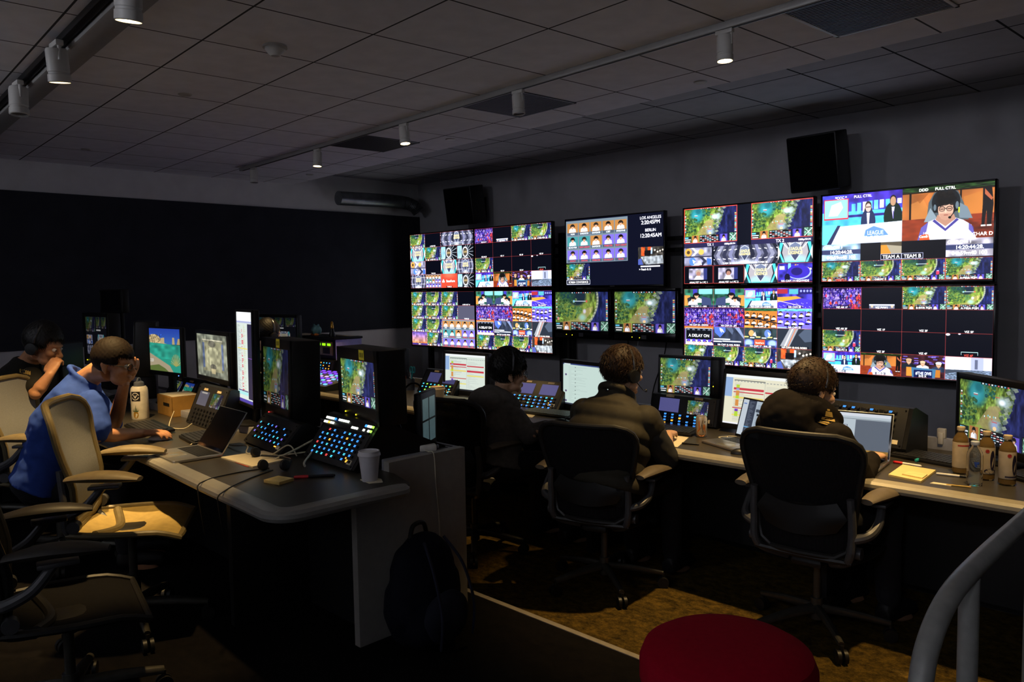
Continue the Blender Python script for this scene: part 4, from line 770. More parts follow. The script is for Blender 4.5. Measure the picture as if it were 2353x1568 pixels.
def intercom(lb, X, Y, Z, rz, tilt, z0, w=.46, up=.07, dn=.17, lcds=(), rows=4, cols=7, ky=-.065, dy=.026, dx=.05, x0=None, pal=(0,0,1), lit=1., strip=None, group='intercom panels', deep=.16):
    """A desk intercom: sloped face centred on the display row at X, Y, Z; black wedge behind; lit keys in staggered rows."""
    t = thing('intercom_panel', lb, 'intercom panel', (X, Y, z0), R(rz), group); rg = random.Random(lb)
    a = R(tilt); T = Matrix.Translation((0, 0, Z-z0)) @ Matrix.Rotation(-a, 4, 'X')
    ft = T @ V((0, 0, up)); fb = T @ V((0, 0, -dn)); back = ft.y+deep
    zb = max(fb.z, .0)
    w2 = w/2+.02
    side = [(fb.y+.004, zb+.001), (ft.y+.004, ft.z), (ft.y+.03, ft.z+.004), (back, max(ft.z-.05-.5*(deep-.16), .045)), (back, 0 if deep < .2 else .045), (fb.y+.2, 0 if deep < .2 else .045), (fb.y+.2, 0), (fb.y+.02, 0)]
    O('wedge_case', MB().loft([[(s*w2, y, z) for y, z in side] for s in (-1, 1)]), BLK, t, smooth=False)
    O('face_plate', MB().box(-w/2, w/2, 0, .01, -dn, up, .002, T), DGREY, t)
    for x, pic, g in lcds:
        q = screen_quad('display_window', .15, .086, -.0015, -.043, SMG(pic, g), t); q.matrix_local = T @ Matrix.Translation((x, 0, 0))
        O('label_tape', MB().box(x-.03, x+.03, -.002, 0, .05, .064, 0, T), TAPE, t)
    for j in range(rows):
        for i in range(cols):
            xx = (x0 if x0 is not None else -(cols-1)*dx/2-.012)+i*dx+(j % 2)*dx*.0-.01*j*0
            m = BL[pal[rg.randrange(len(pal))]] if rg.random() < lit else KEY
            for kind, off in (('lit', 0), ('cap', dx*.5)):
                o = link(bpy.data.objects.new('key', keymesh(kind, m)), t); o.matrix_local = T @ Matrix.Translation((xx+off, 0, ky-j*dy))
    for i, c in enumerate((3, 3, 3)):
        o = link(bpy.data.objects.new('indicator', keymesh('sq', BL[c])), t); o.matrix_local = T @ Matrix.Translation((w/2-.085+(i % 2)*.014, 0, -dn+.03+(i//2)*.016)) @ Matrix.Scale(.42, 4)
    O('paper_label', MB().box(w/2-.06, w/2-.025, -.002, 0, -dn+.02, -dn+.042, 0, T), PAPER, t)
    for x in (-w/2+.012, w/2-.012):
        for v in (up-.014, -dn+.014): O('screw', MB().cyl(T @ V((x, .001, v)), T @ V((x, -.003, v)), .004, n=10), MBLK, t)
    if strip:
        T2 = T @ Matrix.Translation((0, -.004, strip))
        O('key_strip_plate', MB().box(-w/2+.01, w/2-.01, -.002, .004, -.026, .026, .002, T2), BLK, t)
        for r_, ks in ((.011, '11112 11111   . 0555'), (-.011, '11311         . 1 11')):
            for i, ch in enumerate(('66660 66666       0665', '66366        666  6 65')[0 if r_ > 0 else 1]):
                if ch != ' ':
                    o = link(bpy.data.objects.new('lit_key', keymesh('sq', BL[{'6': 6, '0': 0, '3': 3, '5': 5}[ch]])), t); o.matrix_local = T2 @ Matrix.Translation((-.2+i*.0195, -.002, r_)) @ Matrix.Scale(.74, 4)
    return t
intercom('big intercom with blue lit keys and a white key strip beside the coffee cup', .60, -4.30, .985, -3, 37, DL, .42, .045, .19, (), 6, 8, -.035, .0245, .045, pal=(0,0,1,0,0,1,0,0,0,1,0,1,0,0,4,3), lit=.97, strip=.01, deep=.36)
intercom('low intercom with scattered blue keys behind the open dark laptop', .03, -4.36, .925, -6, 42, DL, .44, .05, .125, (), 4, 8, .0, .027, .05, pal=(0,1,0,2), lit=.85)
intercom('unlit intercom with one grey and one game display right of the cardboard box', -.872, -4.3, .975, -3.4, 23, DL, .44, .08, .165, ((-.1,'plain_grey',.5),(.105,'game_main',.35)), 4, 8, -.07, .025, .048, pal=(7,), lit=0)
intercom('dark intercom with two pale displays behind the white bottle', -1.755, -4.1, .956, -1.3, 29, DL, .44, .07, .165, ((-.105,'game_alt',.35),(.1,'beach',.4)), 4, 8, -.07, .025, .048, pal=(7,), lit=0)
intercom('intercom with a violet display left of the rundown monitor and coffee cup', -1.30, -2.15, .872, -1, 31, DR, .44, .07, .145, ((-.085,'plain',.5),(.12,'plain',.5)), 4, 8, -.068, .026, .05, pal=(1,1,1,5), lit=.95)
intercom('intercom with two violet displays between the man in glasses and the list page', -.22, -2.13, .866, 5, 36, DR, .46, .07, .15, ((-.105,'plain',.8),(.104,'plain',.8)), 4, 8, -.068, .026, .05, pal=(0,0,1,0), lit=.95)
intercom('intercom with a violet and a game display under the broadcast monitor', 1.0, -2.1, .853, -2.4, 13, DR, .46, .062, .105, ((-.105,'plain',.8),(.108,'game_main',.6)), 4, 7, -.062, .0185, .056, pal=(0,0,0,0,1,0,0,3), lit=.95)
intercom('tall intercom in a black wedge right of the second laptop', 2.09, -2.12, .93, -8, 20, DR, .5, .05, .16, (), 5, 8, .02, .032, .05, pal=(0,7,7), lit=.9)

# ---------------------------------------------------------------- the equipment cabinet and the vision mixer at the far end
t = thing('equipment_cabinet', 'black equipment cabinet with green displays and a violet-lit side at the far end', 'equipment cabinet', (-3.3, -2.05, DR)); o3 = (-3.3, -2.05, DR)
O('cabinet_body', local(MB().box(-3.85, -2.8, -2.2, -1.91, DR, 1.14, .004).box(-3.86, -2.78, -2.22, -1.9, 1.14, 1.16, .003), o3), BLK, t)
O('side_panel', local(MB().box(-2.8, -2.788, -2.2, -1.91, DR, 1.138, .001), o3), mat('violet_lit_panel', 'b8b4f8', .35), t)  # violet in the colour stands in for the video wall's light on this side
O('rack_unit', local(MB().box(-3.36, -2.84, -2.214, -2.2, .985, 1.115, .003), o3), mat('rack_beige', '6c5c40', .5), t)
O('rack_window', local(MB().box(-3.33, -3.17, -2.217, -2.213, .995, 1.06), o3), SLOT, t); O('rack_window', local(MB().box(-3.0, -2.88, -2.217, -2.213, 1.0, 1.06), o3), SLOT, t); O('key_pad', local(MB().box(-3.15, -3.02, -2.217, -2.213, .995, 1.055, .001), o3), mat('keypad_tan', '7c7058', .6), t)
for x in (-3.34,-3.31,-3.25,-3.22,-3.16,-3.07,-3.01,-2.98,-2.92,-2.89): O('green_display', local(MB().box(x, x+.024, -2.218, -2.2135, 1.078, 1.1), o3), glow('display_green', '80f010', 1.6), t)
t = intercom('key panel of small cyan keys under the equipment cabinet', -3.0, -2.24, .94, 0, 14, DR, .44, .0, .16, (), 4, 8, -.03, .027, .05, pal=(1,1,0,3), lit=.95)
t = thing('vision_mixer', 'vision mixer with rows of purple and orange lit keys on the far desk', 'vision mixer', (-2.75, -2.5, DR), R(2))
T = Matrix.Rotation(R(9), 4, 'X')
O('mixer_body', MB().loft([[(s*.55, y, z) for y, z in ((-.22,0),(-.22,.045),(.2,.11),(.2,0))] for s in (-1, 1)]), mat('mixer_olive', '4c4a30', .5), t, smooth=False)
T = Matrix.Translation((0, -.01, .081)) @ Matrix.Rotation(math.atan2(.065, .42), 4, 'X') 
pv, po, pb, pw = glow('key_purple', '7038f0', 1.5), glow('key_orange', 'ff9838', 1.7), glow('key_lightblue', '70b8ff', 1.3), glow('key_pink', 'd8b0e8', 1.)
for j in range(8):
    for i in range(12):
        m = (pv, pv, po, pv, pb, pv, pw, pb)[(j+(i//5)*2) % 8]
        if j in (2, 5) and i % 4 == 3: continue
        o = link(bpy.data.objects.new('lit_key', None), t); bpy.data.objects.remove(o)
        k = ('mix', m.name)
        if k not in KM: KM[k] = finish(MB().box(-.02, .02, -.012, .012, 0, .008, .002).b, 'lit_key', [m])
        o = link(bpy.data.objects.new('lit_key', KM[k]), t); o.matrix_local = T @ Matrix.Translation((-.5+i*.09, -.17+j*.05, 0))
t = thing('desk_toy', 'small teal animal toy with orange feet on the far equipment cabinet', 'toy', (-3.27, -2.12, 1.16))
O('toy_body', MB().ball((0, 0, .055), (.06, .05, .05)), mat('toy_teal', '6ca0a0', .6), t); O('toy_ears', MB().ball((-.04, 0, .1), (.014, .01, .018), None, 10, 8).ball((.04, 0, .1), (.014, .01, .018), None, 10, 8), mat('toy_teal', '6ca0a0', .6), t); O('toy_feet', MB().ball((-.03, -.02, .012), (.022, .026, .014), None, 12, 8).ball((.03, -.02, .012), (.022, .026, .014), None, 12, 8), mat('toy_orange', 'd87830', .6), t)
t = thing('desk_figurine', 'small figurine with a golden head on the far equipment cabinet', 'figurine', (-2.98, -2.12, 1.16))
O('figure_base', MB().lathe([(0,0),(.03,0),(.032,.02),(.022,.05),(.018,.075),(0,.078)]), BLK, t); O('figure_head', MB().lathe([(.0,.07),(.016,.08),(.018,.1),(.012,.12),(.014,.135),(.006,.15),(0,.152)]), mat('gold_paint', 'c09038', .3, .7), t)
def paper(lb, pts, z, th=.0015, m=None, name='paper_sheet', cat='paper', group='loose papers on the desks'):
    c = sum((V((x, y, 0)) for x, y in pts), V())/len(pts)
    return tag(O(name, MB().prism([(x-c.x, y-c.y) for x, y in pts], 0, th), m or PAPER, None, (c.x, c.y, z)), lb, cat, group)
paper('white papers on top of the far equipment cabinet', [(-3.8,-2.2),(-3.45,-2.2),(-3.4,-1.98),(-3.75,-1.96)], 1.16); paper('small papers on the cabinet top beside the figurine', [(-3.1,-2.0),(-2.85,-2.0),(-2.84,-1.93),(-3.05,-1.93)], 1.16)
# ---------------------------------------------------------------- task chairs
def mesh_fabric(name, col, alpha):
    m = mat(name, col, .8, 0, .2, .1, 200); nt = m.node_tree; p = nt.nodes['Principled BSDF']; N = nt.nodes.new
    tc = N('ShaderNodeTexCoord'); w = N('ShaderNodeTexWave'); w.inputs['Scale'].default_value = 60; w.bands_direction = 'X'; w.inputs['Distortion'].default_value = .4; nt.links.new(tc.outputs['Object'], w.inputs['Vector'])
    mr = N('ShaderNodeMapRange'); mr.inputs['To Min'].default_value = alpha-.08; mr.inputs['To Max'].default_value = min(1, alpha+.08); nt.links.new(w.outputs['Fac'], mr.inputs['Value']); nt.links.new(mr.outputs['Result'], p.inputs['Alpha']); return m
FABB = mesh_fabric('chair_mesh_black', '121113', .94); FABL = mesh_fabric('chair_mesh_cream', '7a7c7e', .98)
CHF = mat('chair_frame_black', '1a1918', .45); CHL = mat('chair_frame_tan', '6c6042', .45); CHG = mat('chair_frame_grey', '4a4a4c', .4, .2); PAD = mat('arm_pad_black', '2e2a26', .5); PADT = mat('arm_pad_tan', '6e6146', .55); PADB = mat('arm_pad_brown', '5a5042', .5); BASE = mat('chair_base_metal', '56544e', .35, .6); SEATL = mat('seat_mesh_tan', 'a48c50', .7)
BO = [(.47,.14),(.49,.185),(.54,.2),(.62,.21),(.72,.226),(.82,.247),(.9,.263),(.95,.262),(.985,.24),(1.006,.19),(1.014,.1)]
def bw(z):
    for (za, wa), (zb, wb) in zip(BO, BO[1:]):
        if za <= z <= zb: return wa+(wb-wa)*(z-za)/(zb-za)
    return BO[0][1] if z < .47 else .1
def by(x, z): return -.21-.09*((z-.45)/.57)**1.3-.03*math.sin((z-.45)/.57*PI)*0 + .85*x*x - .025*math.exp(-((z-.66)/.12)**2)*-1
def chair(lb, loc, rz, fab, fr, pad, group='mesh task chairs', arm=1., seatm=None, dz=0.):
    t = thing('task_chair', lb, 'chair', loc, rz, group)
    O('column', MB().cyl((0,0,.1), (0,0,.2), .028).cyl((0,0,.2), (0,0,.4), .018), BASE, t)
    for k in range(5):
        a = 2*PI*k/5+.35; d = V((math.cos(a), math.sin(a), 0))
        l = O('base_leg', MB().tube([d*.02+V((0,0,.115)), d*.16+V((0,0,.105)), d*.31+V((0,0,.082))], [.026,.022,.016], 10, flat=.8), BASE, t)
        c = MB(); e = d*.31; s_ = V((-d.y, d.x, 0))
        for sg in (-1, 1): c.cyl(e+s_*sg*.006+V((0,0,.03)), e+s_*sg*.022+V((0,0,.03)), .03, n=18)
        c.cyl(e+V((0,0,.03)), e+V((0,0,.08)), .008); O('caster', c, CHF, l)
    O('tilt_housing', MB().box(-.07,.07,-.15,.1,.385,.425,.015).cyl((-.1,.02,.4), (-.27,.02,.4), .008).ball((-.28,.02,.4), (.02,.012,.012), None, 10, 8), CHF, t)
    ns, ms = 11, 12; G = []
    for i in range(ns):
        v = i/(ns-1); y = -.2+.44*v; row = []
        for j in range(ms):
            u = j/(ms-1)*2-1; hw = .225+.03*math.sin(PI*v)-.02*(1-v); row.append((u*hw, y, .46-.035*(1-u*u)*math.sin(PI*min(1, v*1.1+.05))-.06*max(0, v-.75)**1.5*8*.5-.012*v))
        G.append(row)
    O('seat', MB().sheet(G, .008), seatm or fab, t)
    rim = [G[0][j] for j in range(ms)]+[G[i][-1] for i in range(1, ns)]+[G[-1][j] for j in range(ms-2, -1, -1)]+[G[i][0] for i in range(ns-2, 0, -1)]
    O('seat_frame', MB().tube(rim+[rim[0]], .014, 8, False).tube([(-.2,-.1,.45),(0,-.05,.42),(.2,-.1,.45)], .02), fr, t)
    zs = [.47,.5,.55,.6,.66,.72,.78,.84,.9,.94,.97,.992,1.008]; G = [[(u*bw(z), by(u*bw(z), z), z) for u in [k/7-1 for k in range(15)]] for z in zs]
    O('backrest_mesh', MB().sheet(G, .004), fab, t)
    rim = [G[0][j] for j in range(15)]+[G[i][-1] for i in range(1, len(zs))]+[G[-1][j] for j in range(13, -1, -1)]+[G[i][0] for i in range(len(zs)-2, 0, -1)]
    O('backrest_frame', MB().tube(rim+[rim[0]], .0155, 10, False), fr, t)
    L = []
    for i in range(7):
        v = i/6-.5; L.append([(u*(.2-.09*abs(v)), by(u*.2, .64)-.045-.01*(1-u*u), .63+v*.13-.05*(1-abs(u))*0+.02*u*u) for u in [k/6-1 for k in range(13)]])
    O('lumbar_pad', MB().sheet(L, .012), CHF, t)
    for sg in (-1, 1):
        O('back_support', MB().tube([(sg*.21,by(.21,.72)-.03,.74), (sg*.215,by(.21,.6)-.035,.6), (sg*.2,-.2,.47), (sg*.1,-.1,.41)], [.016,.018,.018,.02], 10), CHG, t)
        p = O('arm_post', MB().tube([(sg*.215,-.2,.5), (sg*.27,-.17,.52), (sg*.29,-.1,.56), (sg*.285,-.04,.63)], [.02,.021,.019,.017], 10).box(sg*.285-.03, sg*.285+.03, -.09, .03, .625, .64, .004), CHG, t)
        q = []
        for i in range(9):
            v = i/8; q.append([V((sg*.285-sg*.02*v+.05*math.cos(a)*(math.sin(PI*min(.97, max(.06, v)))**.3), -.18+.3*v, .658-.012*(2*v-1)**2+.024*math.sin(a)*(math.sin(PI*min(.97, max(.06, v)))**.4))) for a in [2*PI*k/14 for k in range(14)]])
        ap = O('arm_pad', MB().loft(q), pad, t); ya = -.3 if sg > 0 else -.12; pv_ = V((sg*.285, -.1, 0)); ap.matrix_local = Matrix.Translation(pv_+V((0,0,.02))) @ Matrix.Rotation(ya*arm, 4, 'Z') @ Matrix.Translation(-pv_)
        O('pivot_knob', MB().cyl((sg*.205,-.17,.5), (sg*.245,-.17,.5), .026, n=18), CHG, t)
    if dz:
        for c in t.children:
            if not c.name.startswith('base_leg'): c.location.z += (dz*1.9 if dz > 0 else .028) if c.name.startswith(('arm_pad', 'arm_post')) else dz
    return t
def chair_copy(src, lb, loc, rz): c = copy_tree(src); c.location = loc; c.rotation_euler = (0, 0, rz); c['label'] = lb; return c

# ---------------------------------------------------------------- people
def frame3(pos, fwd, up=(0,0,1)):
    f = V(fwd).normalized(); u = V(up); s = f.cross(u).normalized(); u = s.cross(f)
    M = Matrix((s, f, u)).transposed().to_4x4(); M.translation = V(pos); return M      # x right, y forward, z up
def head_shapes(m, T, k=1.):
    B = lambda c, r, n=20, q=14: m.ball(V(c)*k, tuple(x*k for x in (r if hasattr(r, '__len__') else (r,)*3)), T, n, q)
    B((0,-.012,.038), (.073,.094,.08)); B((0,.03,.02), (.066,.062,.07)); B((0,.04,-.035), (.055,.05,.06)); B((0,.04,-.075), (.05,.046,.034)); B((0,.076,-.1), (.022,.016,.016))
    B((0,.078,.022), (.05,.02,.012))
    for s in (-1, 1):
        B((s*.036,.066,-.025), (.024,.026,.02)); B((s*.012,.1,-.036), (.009,.012,.008), 10, 8)
        B((s*.075,-.008,-.012), (.009,.017,.03), 14, 10); B((s*.08,-.018,.002), (.008,.012,.018), 12, 8); B((s*.076,-.0,-.038), (.007,.009,.011), 10, 8)
    m.add(MB().tube([V((0,.088,.012))*k, V((0,.1,-.012))*k, V((0,.112,-.032))*k, V((0,.1,-.044))*k], [.008*k,.01*k,.0135*k,.009*k], 10).b, T)
    B((0,.088,-.062), (.022,.012,.006), 12, 8); B((0,.086,-.073), (.02,.012,.007), 12, 8)
def hand_shapes(m, w, d, n, side, curl=.5, spread=.12, thumb=.6):
    """w wrist, d pointing direction, n back-of-hand normal, side +1 for a right hand (thumb lies towards -side of d x n)."""
    w, d, n = V(w), V(d).normalized(), V(n); n = (n-d*n.dot(d)).normalized(); x = d.cross(n).normalized()*side   # towards the little finger
    rings = []
    for t, hw, hh in ((0,.026,.02),(.03,.034,.019),(.065,.041,.0165),(.09,.04,.013)): rings.append([w+d*t+x*hw*math.cos(a)+n*hh*math.sin(a) for a in [2*PI*k/14 for k in range(14)]])
    m.loft(rings)
    for i, (L, off) in enumerate(((.07,-.03),(.08,-.0105),(.074,.0095),(.058,.028))):
        c = curl*(1+.08*i); b = w+d*(.084-.004*abs(i-1))+x*off; dd = (d+x*off*spread*30*.1).normalized(); P = [b]
        for q, fr in enumerate((.45,.3,.25)):
            ang = c*(q*.75+.35); v = dd*math.cos(ang)-n*math.sin(ang); P.append(P[-1]+v*L*fr)
        m.tube(P, [.0098,.0092,.0084,.0072], 10); m.ball(P[-1], .0074, None, 10, 8)
    b = w+d*.022-x*.026; v = (d*.75-x*thumb-n*.35).normalized(); p1 = b+v*.038; v2 = (d*.9-x*thumb*.35-n*.3*(.5+curl)).normalized(); p2 = p1+v2*.03; p3 = p2+(d-n*.25).normalized()*.022
    m.tube([b, p1, p2, p3], [.0145,.0115,.0105,.008], 10); m.ball(p3, .0085, None, 10, 8); m.ball(b+v*.012, (.017,.017,.015), None, 10, 8)
def ering(c, s, f, rx, ry, n=22, e=2.4):
    o = []
    for k in range(n):
        a = 2*PI*k/n; ca, sa = math.cos(a), math.sin(a); o.append(c+s*rx*math.copysign(abs(ca)**(2/e), ca)+f*ry*math.copysign(abs(sa)**(2/e), sa))
    return o
def limb(m, pts, rr, n=14):
    m.tube(pts, rr, n, False)
    for p, r in zip(pts, rr): m.ball(p, r*.99, None, 14, 10)
def hair(name, T, m_, parent, org, seed=1, k=1., off=.006, lift=.0, back=-.075, front=.062, n=2600, length=.026, curl=.5, out=.35, fall=(0,-.5,-.6), side=-.005, thick=.0016):
    """A close cap of hair with a coat of short tapering strands combed along fall, curled or standing out."""
    rg = random.Random(seed); ga = PI*(3-math.sqrt(5))
    def spot(d): return V((d.x*(.072+off), -.012+d.y*(.092+off), .038+d.z*(.078+off+lift*max(0, d.z))))
    def inside(p):
        lim = front if p.y > .05 else side if p.y > -.005 else back*min(1, (-.005-p.y)/.045)+side*(1-min(1, (-.005-p.y)/.045))
        if p.y > -.005 and abs(p.x) > .05: lim = max(lim, .012)
        return p.z > lim
    mb = MB()
    for i in range(460):
        z = 1-2*(i+.5)/460; r = math.sqrt(1-z*z); q = spot(V((r*math.cos(i*ga), r*math.sin(i*ga), z)))
        if inside(q): mb.ball(q*.985*k, (.0125*k,)*3, T, 8, 6)
    mb.ball(V((0,-.02,.045))*k, (.07*k,.088*k,.074*k), T); cap = remeshed(mb, .0055, 3, .5); b = cap.b; f = V(fall)
    for i in range(n):
        z = 1-2*(i+.5)/n; r = math.sqrt(1-z*z); d = V((r*math.cos(i*ga*1.0007), r*math.sin(i*ga*1.0007), z)); q = spot(d)+V((rg.uniform(-1,1), rg.uniform(-1,1), rg.uniform(-1,1)))*.004
        if not inside(q): continue
        nrm = V((d.x, d.y*.8, d.z)).normalized(); g = f-nrm*f.dot(nrm)
        if g.length < 1e-3: g = V((0,-1,0))
        g = g.normalized(); w = nrm.cross(g); a1 = rg.uniform(-1, 1)*curl*1.6; L = length*rg.uniform(.6, 1.25); P = [q-nrm*.004]; v = (g*math.cos(a1)+w*math.sin(a1))*(1-out)+nrm*out
        for c in range(3):
            v = (v+(w*rg.uniform(-1, 1)*curl*1.3-nrm*.22*(c > 0)+V((0,0,-.1)))).normalized(); P.append(P[-1]+v*L/3)
        R_ = [thick*1.6, thick*1.5, thick, thick*.25]; prev = None
        for pt, rr in zip(P, R_):
            ring = [b.verts.new(T @ ((pt+(nrm*math.cos(t)+w*math.sin(t))*rr)*k)) for t in (0, 2.09, 4.19)]
            if prev:
                for c in range(3): b.faces.new((prev[c], prev[(c+1) % 3], ring[(c+1) % 3], ring[c]))
            prev = ring
    return O(name, local(cap, org), m_, parent)
def headset(T, parent, org, k=1., mic=0, cups=(-1, 1), thin=False):
    h = MB(); P = [T @ (V((math.sin(a)*.086, -.005, .035+math.cos(a)*.092))*k) for a in [-1.75+3.5*i/16 for i in range(17)]]
    e = O('headset', local(h.tube(P, .005 if thin else .008, 8), org), mat('headset_band', '3c3c40', .3, .3), parent)
    for s in cups: O('ear_cup', local(MB().lathe([(0,-.012),(.034,-.012),(.038,0),(.034,.014),(0,.018)], n=20, T=T @ Matrix.Translation((s*.088*k, -.006*k, -.012*k)) @ Matrix.Rotation(s*PI/2, 4, 'Y')), org), BLK, e)
    if mic: O('microphone_boom', local(MB().tube([T @ (V(q)*k) for q in ((mic*.094,.0,-.03),(mic*.09,.05,-.075),(mic*.05,.1,-.085))], .003, 8).ball(T @ (V((mic*.045,.104,-.085))*k), .008*k, None, 10, 8), org), BLK, e)
def glasses(T, parent, org, m_, k=1.):
    g = MB()
    for s in (-1, 1):
        P = [T @ (V((s*.033+.023*math.cos(a), .105-.004*abs(math.cos(a)), .0+.017*math.sin(a)))*k) for a in [2*PI*i/18 for i in range(19)]]; g.tube(P, .0022*k, 6, False)
        g.tube([T @ (V(q)*k) for q in ((s*.056,.1,.004),(s*.072,.07,.004),(s*.079,.0,.006),(s*.078,-.02,-.004))], .002*k, 6, False)
    g.tube([T @ (V(q)*k) for q in ((-.011,.107,.003),(0,.11,.005),(.011,.107,.003))], .002*k, 6, False)
    O('glasses', local(g, org), m_, parent)
def person(lb, floor, J, Th, S, k=1., skin=SKIN, hands=(), wide=1., bulk=1.):
    """Body of one piece: J holds hip, chest, shoulder (mid), neck, shL/elL/wrL, shR/elR/wrR, knL/anL, knR/anR; Th the head's frame; S the direction of the right shoulder."""
    S = V(S).normalized(); hip = V(J['hip']); org = V((hip.x, hip.y, floor)); m = MB(); sp = V(J['neck'])-hip; F = sp.cross(S).normalized(); F = -F if F.dot(Th.to_3x3() @ V((0,1,0))) < 0 else F
    torso = [(hip-sp*.08, .15, .1), (hip, .165, .115), (hip.lerp(V(J['chest']), .45), .145, .1), (V(J['chest']), .165, .11), (V(J['shoulder']), .15, .085), (V(J['neck']), .062, .058)]
    m.loft([ering(c, S, F, a*wide*bulk, b*bulk) for c, a, b in torso])
    hd = Th.translation; m.tube([V(J['neck'])-sp.normalized()*.03, V(J['neck']).lerp(hd, .4), Th @ (V((0,-.018,-.04))*k)], [.062,.056,.056], 16, False)
    head_shapes(m, Th, k)
    for s in 'LR':
        limb(m, [V(J['sh'+s]), V(J['sh'+s]).lerp(V(J['el'+s]), .45), V(J['el'+s]), V(J['el'+s]).lerp(V(J['wr'+s]), .35), V(J['wr'+s])], [.052,.046,.036,.038,.0255])
        h = hip+S*(.09 if s == 'R' else -.09); limb(m, [h, V(J['kn'+s]), V(J['kn'+s]).lerp(V(J['an'+s]), .3), V(J['an'+s])], [.08,.055,.052,.036])
        a = V(J['an'+s]); m.tube([a-F.cross(S).cross(S)*0+V((0,0,-.02)), a+F*.08+V((0,0,-.045)), a+F*.17+V((0,0,-.055))], [.035,.036,.026], 10)
    for (w, d, n, side, curl) in hands: hand_shapes(m, w, d, n, side, curl)
    b = remeshed(m, .0052, 3, .5); local(b, org)
    p = O('person', b, skin, None, org); tag(p, lb, 'person')
    ch = lambda name, mb, mt: O(name, local(mb, org), mt, p)
    e = MB()
    for s in (-1, 1):
        E_ = ch('eye', MB().ball(V((s*.031,.083,.0))*k, (.0125*k,.0125*k,.0115*k), Th, 14, 10), EYEW); O('iris', local(MB().ball(V((s*.031,.0935,-.001))*k, (.0055*k,.003*k,.0055*k), Th, 10, 8), org), IRIS, E_)
    tr = MB(); tr.loft([ering(c, S, F, a*wide*bulk+.012, b*bulk+.014) for c, a, b in torso[:3]])
    for s in 'LR':
        h = hip+S*(.09 if s == 'R' else -.09); limb(tr, [h, V(J['kn'+s]), V(J['an'+s])+V((0,0,.03))], [.098,.074,.056])
    ch('trousers', remeshed(tr, .012, 4, .5, .006, 14), mat('trousers_dark', '14151a', .9))
    for s in 'LR':
        a = V(J['an'+s]); Ff = V((F.x, F.y, 0)).normalized()
        ch('shoe', remeshed(MB().tube([a-Ff*.05+V((0,0,-.045)), a+Ff*.05+V((0,0,-.04)), a+Ff*.19+V((0,0,-.055))], [.042,.048,.034], 12).ball(a+V((0,0,-.01)), (.045,.05,.04)), .01, 3), mat('shoe_black', '101012', .6))
    return p, org, F, S, torso, ch
def top(J, torso, S, F, sleeve, th, wide=1., bulk=1., upper=.07, elbow=.055, cuff=.044, puff=None, low=1, neckr=.075):
    """Cloth over torso and sleeves as overlapping shapes: sleeve 0..2 counts along upper arm and forearm."""
    m = MB(); R_ = [(c, a*wide*bulk+th, b*bulk+th) for c, a, b in torso[low:5]]+[(torso[5][0], neckr, neckr)]
    rings = []
    for i in range(len(R_)-1):
        (c0, a0, b0), (c1, a1, b1) = R_[i], R_[i+1]; n = 8
        for q in range(n + (i == len(R_)-2)):
            t = q/n; g = 0 if not puff else puff*abs(math.sin(PI*(i*n+q)/ (n*1.0)*1.6))
            rings.append(ering(c0.lerp(c1, t), S, F, a0+(a1-a0)*t+g, b0+(b1-b0)*t+g))
    m.loft(rings)
    if sleeve > 0:
        for s in 'LR':
            a, e, w = V(J['sh'+s]), V(J['el'+s]), V(J['wr'+s]); t1 = min(1, sleeve); P = [a, a.lerp(e, t1*.5), a.lerp(e, t1)]; rr = [upper, upper*.96, upper+(elbow-upper)*t1*.8]
            if sleeve > 1: P += [e.lerp(w, (sleeve-1)*.5), e.lerp(w, sleeve-1)]; rr[2] = elbow; rr += [elbow*.92, cuff]
            limb(m, P, rr)
    return m
def seated(hip, S, seat_to_floor, knee=.43, spread=.13, F=None, drop=.02):
    hip = V(hip); S = V(S).normalized(); F = V((-S.y, S.x, 0)).normalized() if F is None else F; d = {}
    for s, g in (('L', -1), ('R', 1)):
        d['kn'+s] = hip+S*g*spread+F*knee+V((0,0,-drop)); a = d['kn'+s]+F*.02; d['an'+s] = V((a.x, a.y, hip.z-seat_to_floor+.1))
    return d
def Sdir(rz): return V((math.cos(R(rz)), math.sin(R(rz)), 0))
def Fdir(rz): return V((-math.sin(R(rz)), math.cos(R(rz)), 0))
def hood(m, nk, S, F, r=.05, w=.1, bag=.09, drop=.08):
    P = [nk+S*w*.9*math.sin(a)+F*(.02-w*.95*math.cos(a))+V((0,0,.035*math.cos(a)-.01)) for a in [-2.2+4.4*i/10 for i in range(11)]]
    m.tube(P, [r*.62+r*.38*math.cos((-2.2+4.4*i/10)/1.5) if abs(-2.2+4.4*i/10) < 2.2 else r*.5 for i in range(11)], 14)
    m.ball(nk-F*(w+.015)+V((0,0,-drop*.55)), (.13, .1, bag)); return m
def conform(target, pts, off=.003, sub=6):
    """A flat mark laid on a garment: its outline meets the cloth along the sight line and lies on it."""
    from mathutils.bvhtree import BVHTree
    dg = bpy.context.evaluated_depsgraph_get(); dg.update(); bv = BVHTree.FromObject(target, dg); Mi = target.matrix_world.inverted(); o = Mi @ CAM; out = []
    for x, y in pts:
        d = ((Mi.to_3x3()) @ ray(x, y)).normalized(); h = bv.ray_cast(o, d)
        if h[0] is None: return None
        out.append(h[0]-d*off)
    return out
def print_on(name, target, polys, m_):
    dgu = bpy.context.view_layer; dgu.update(); b = MB(); n = 0
    for P in polys:
        q = conform(target, P)
        if q: b.b.faces.new([b.b.verts.new(p) for p in q]); n += 1
    if n: O(name, b, m_, target, smooth=False)
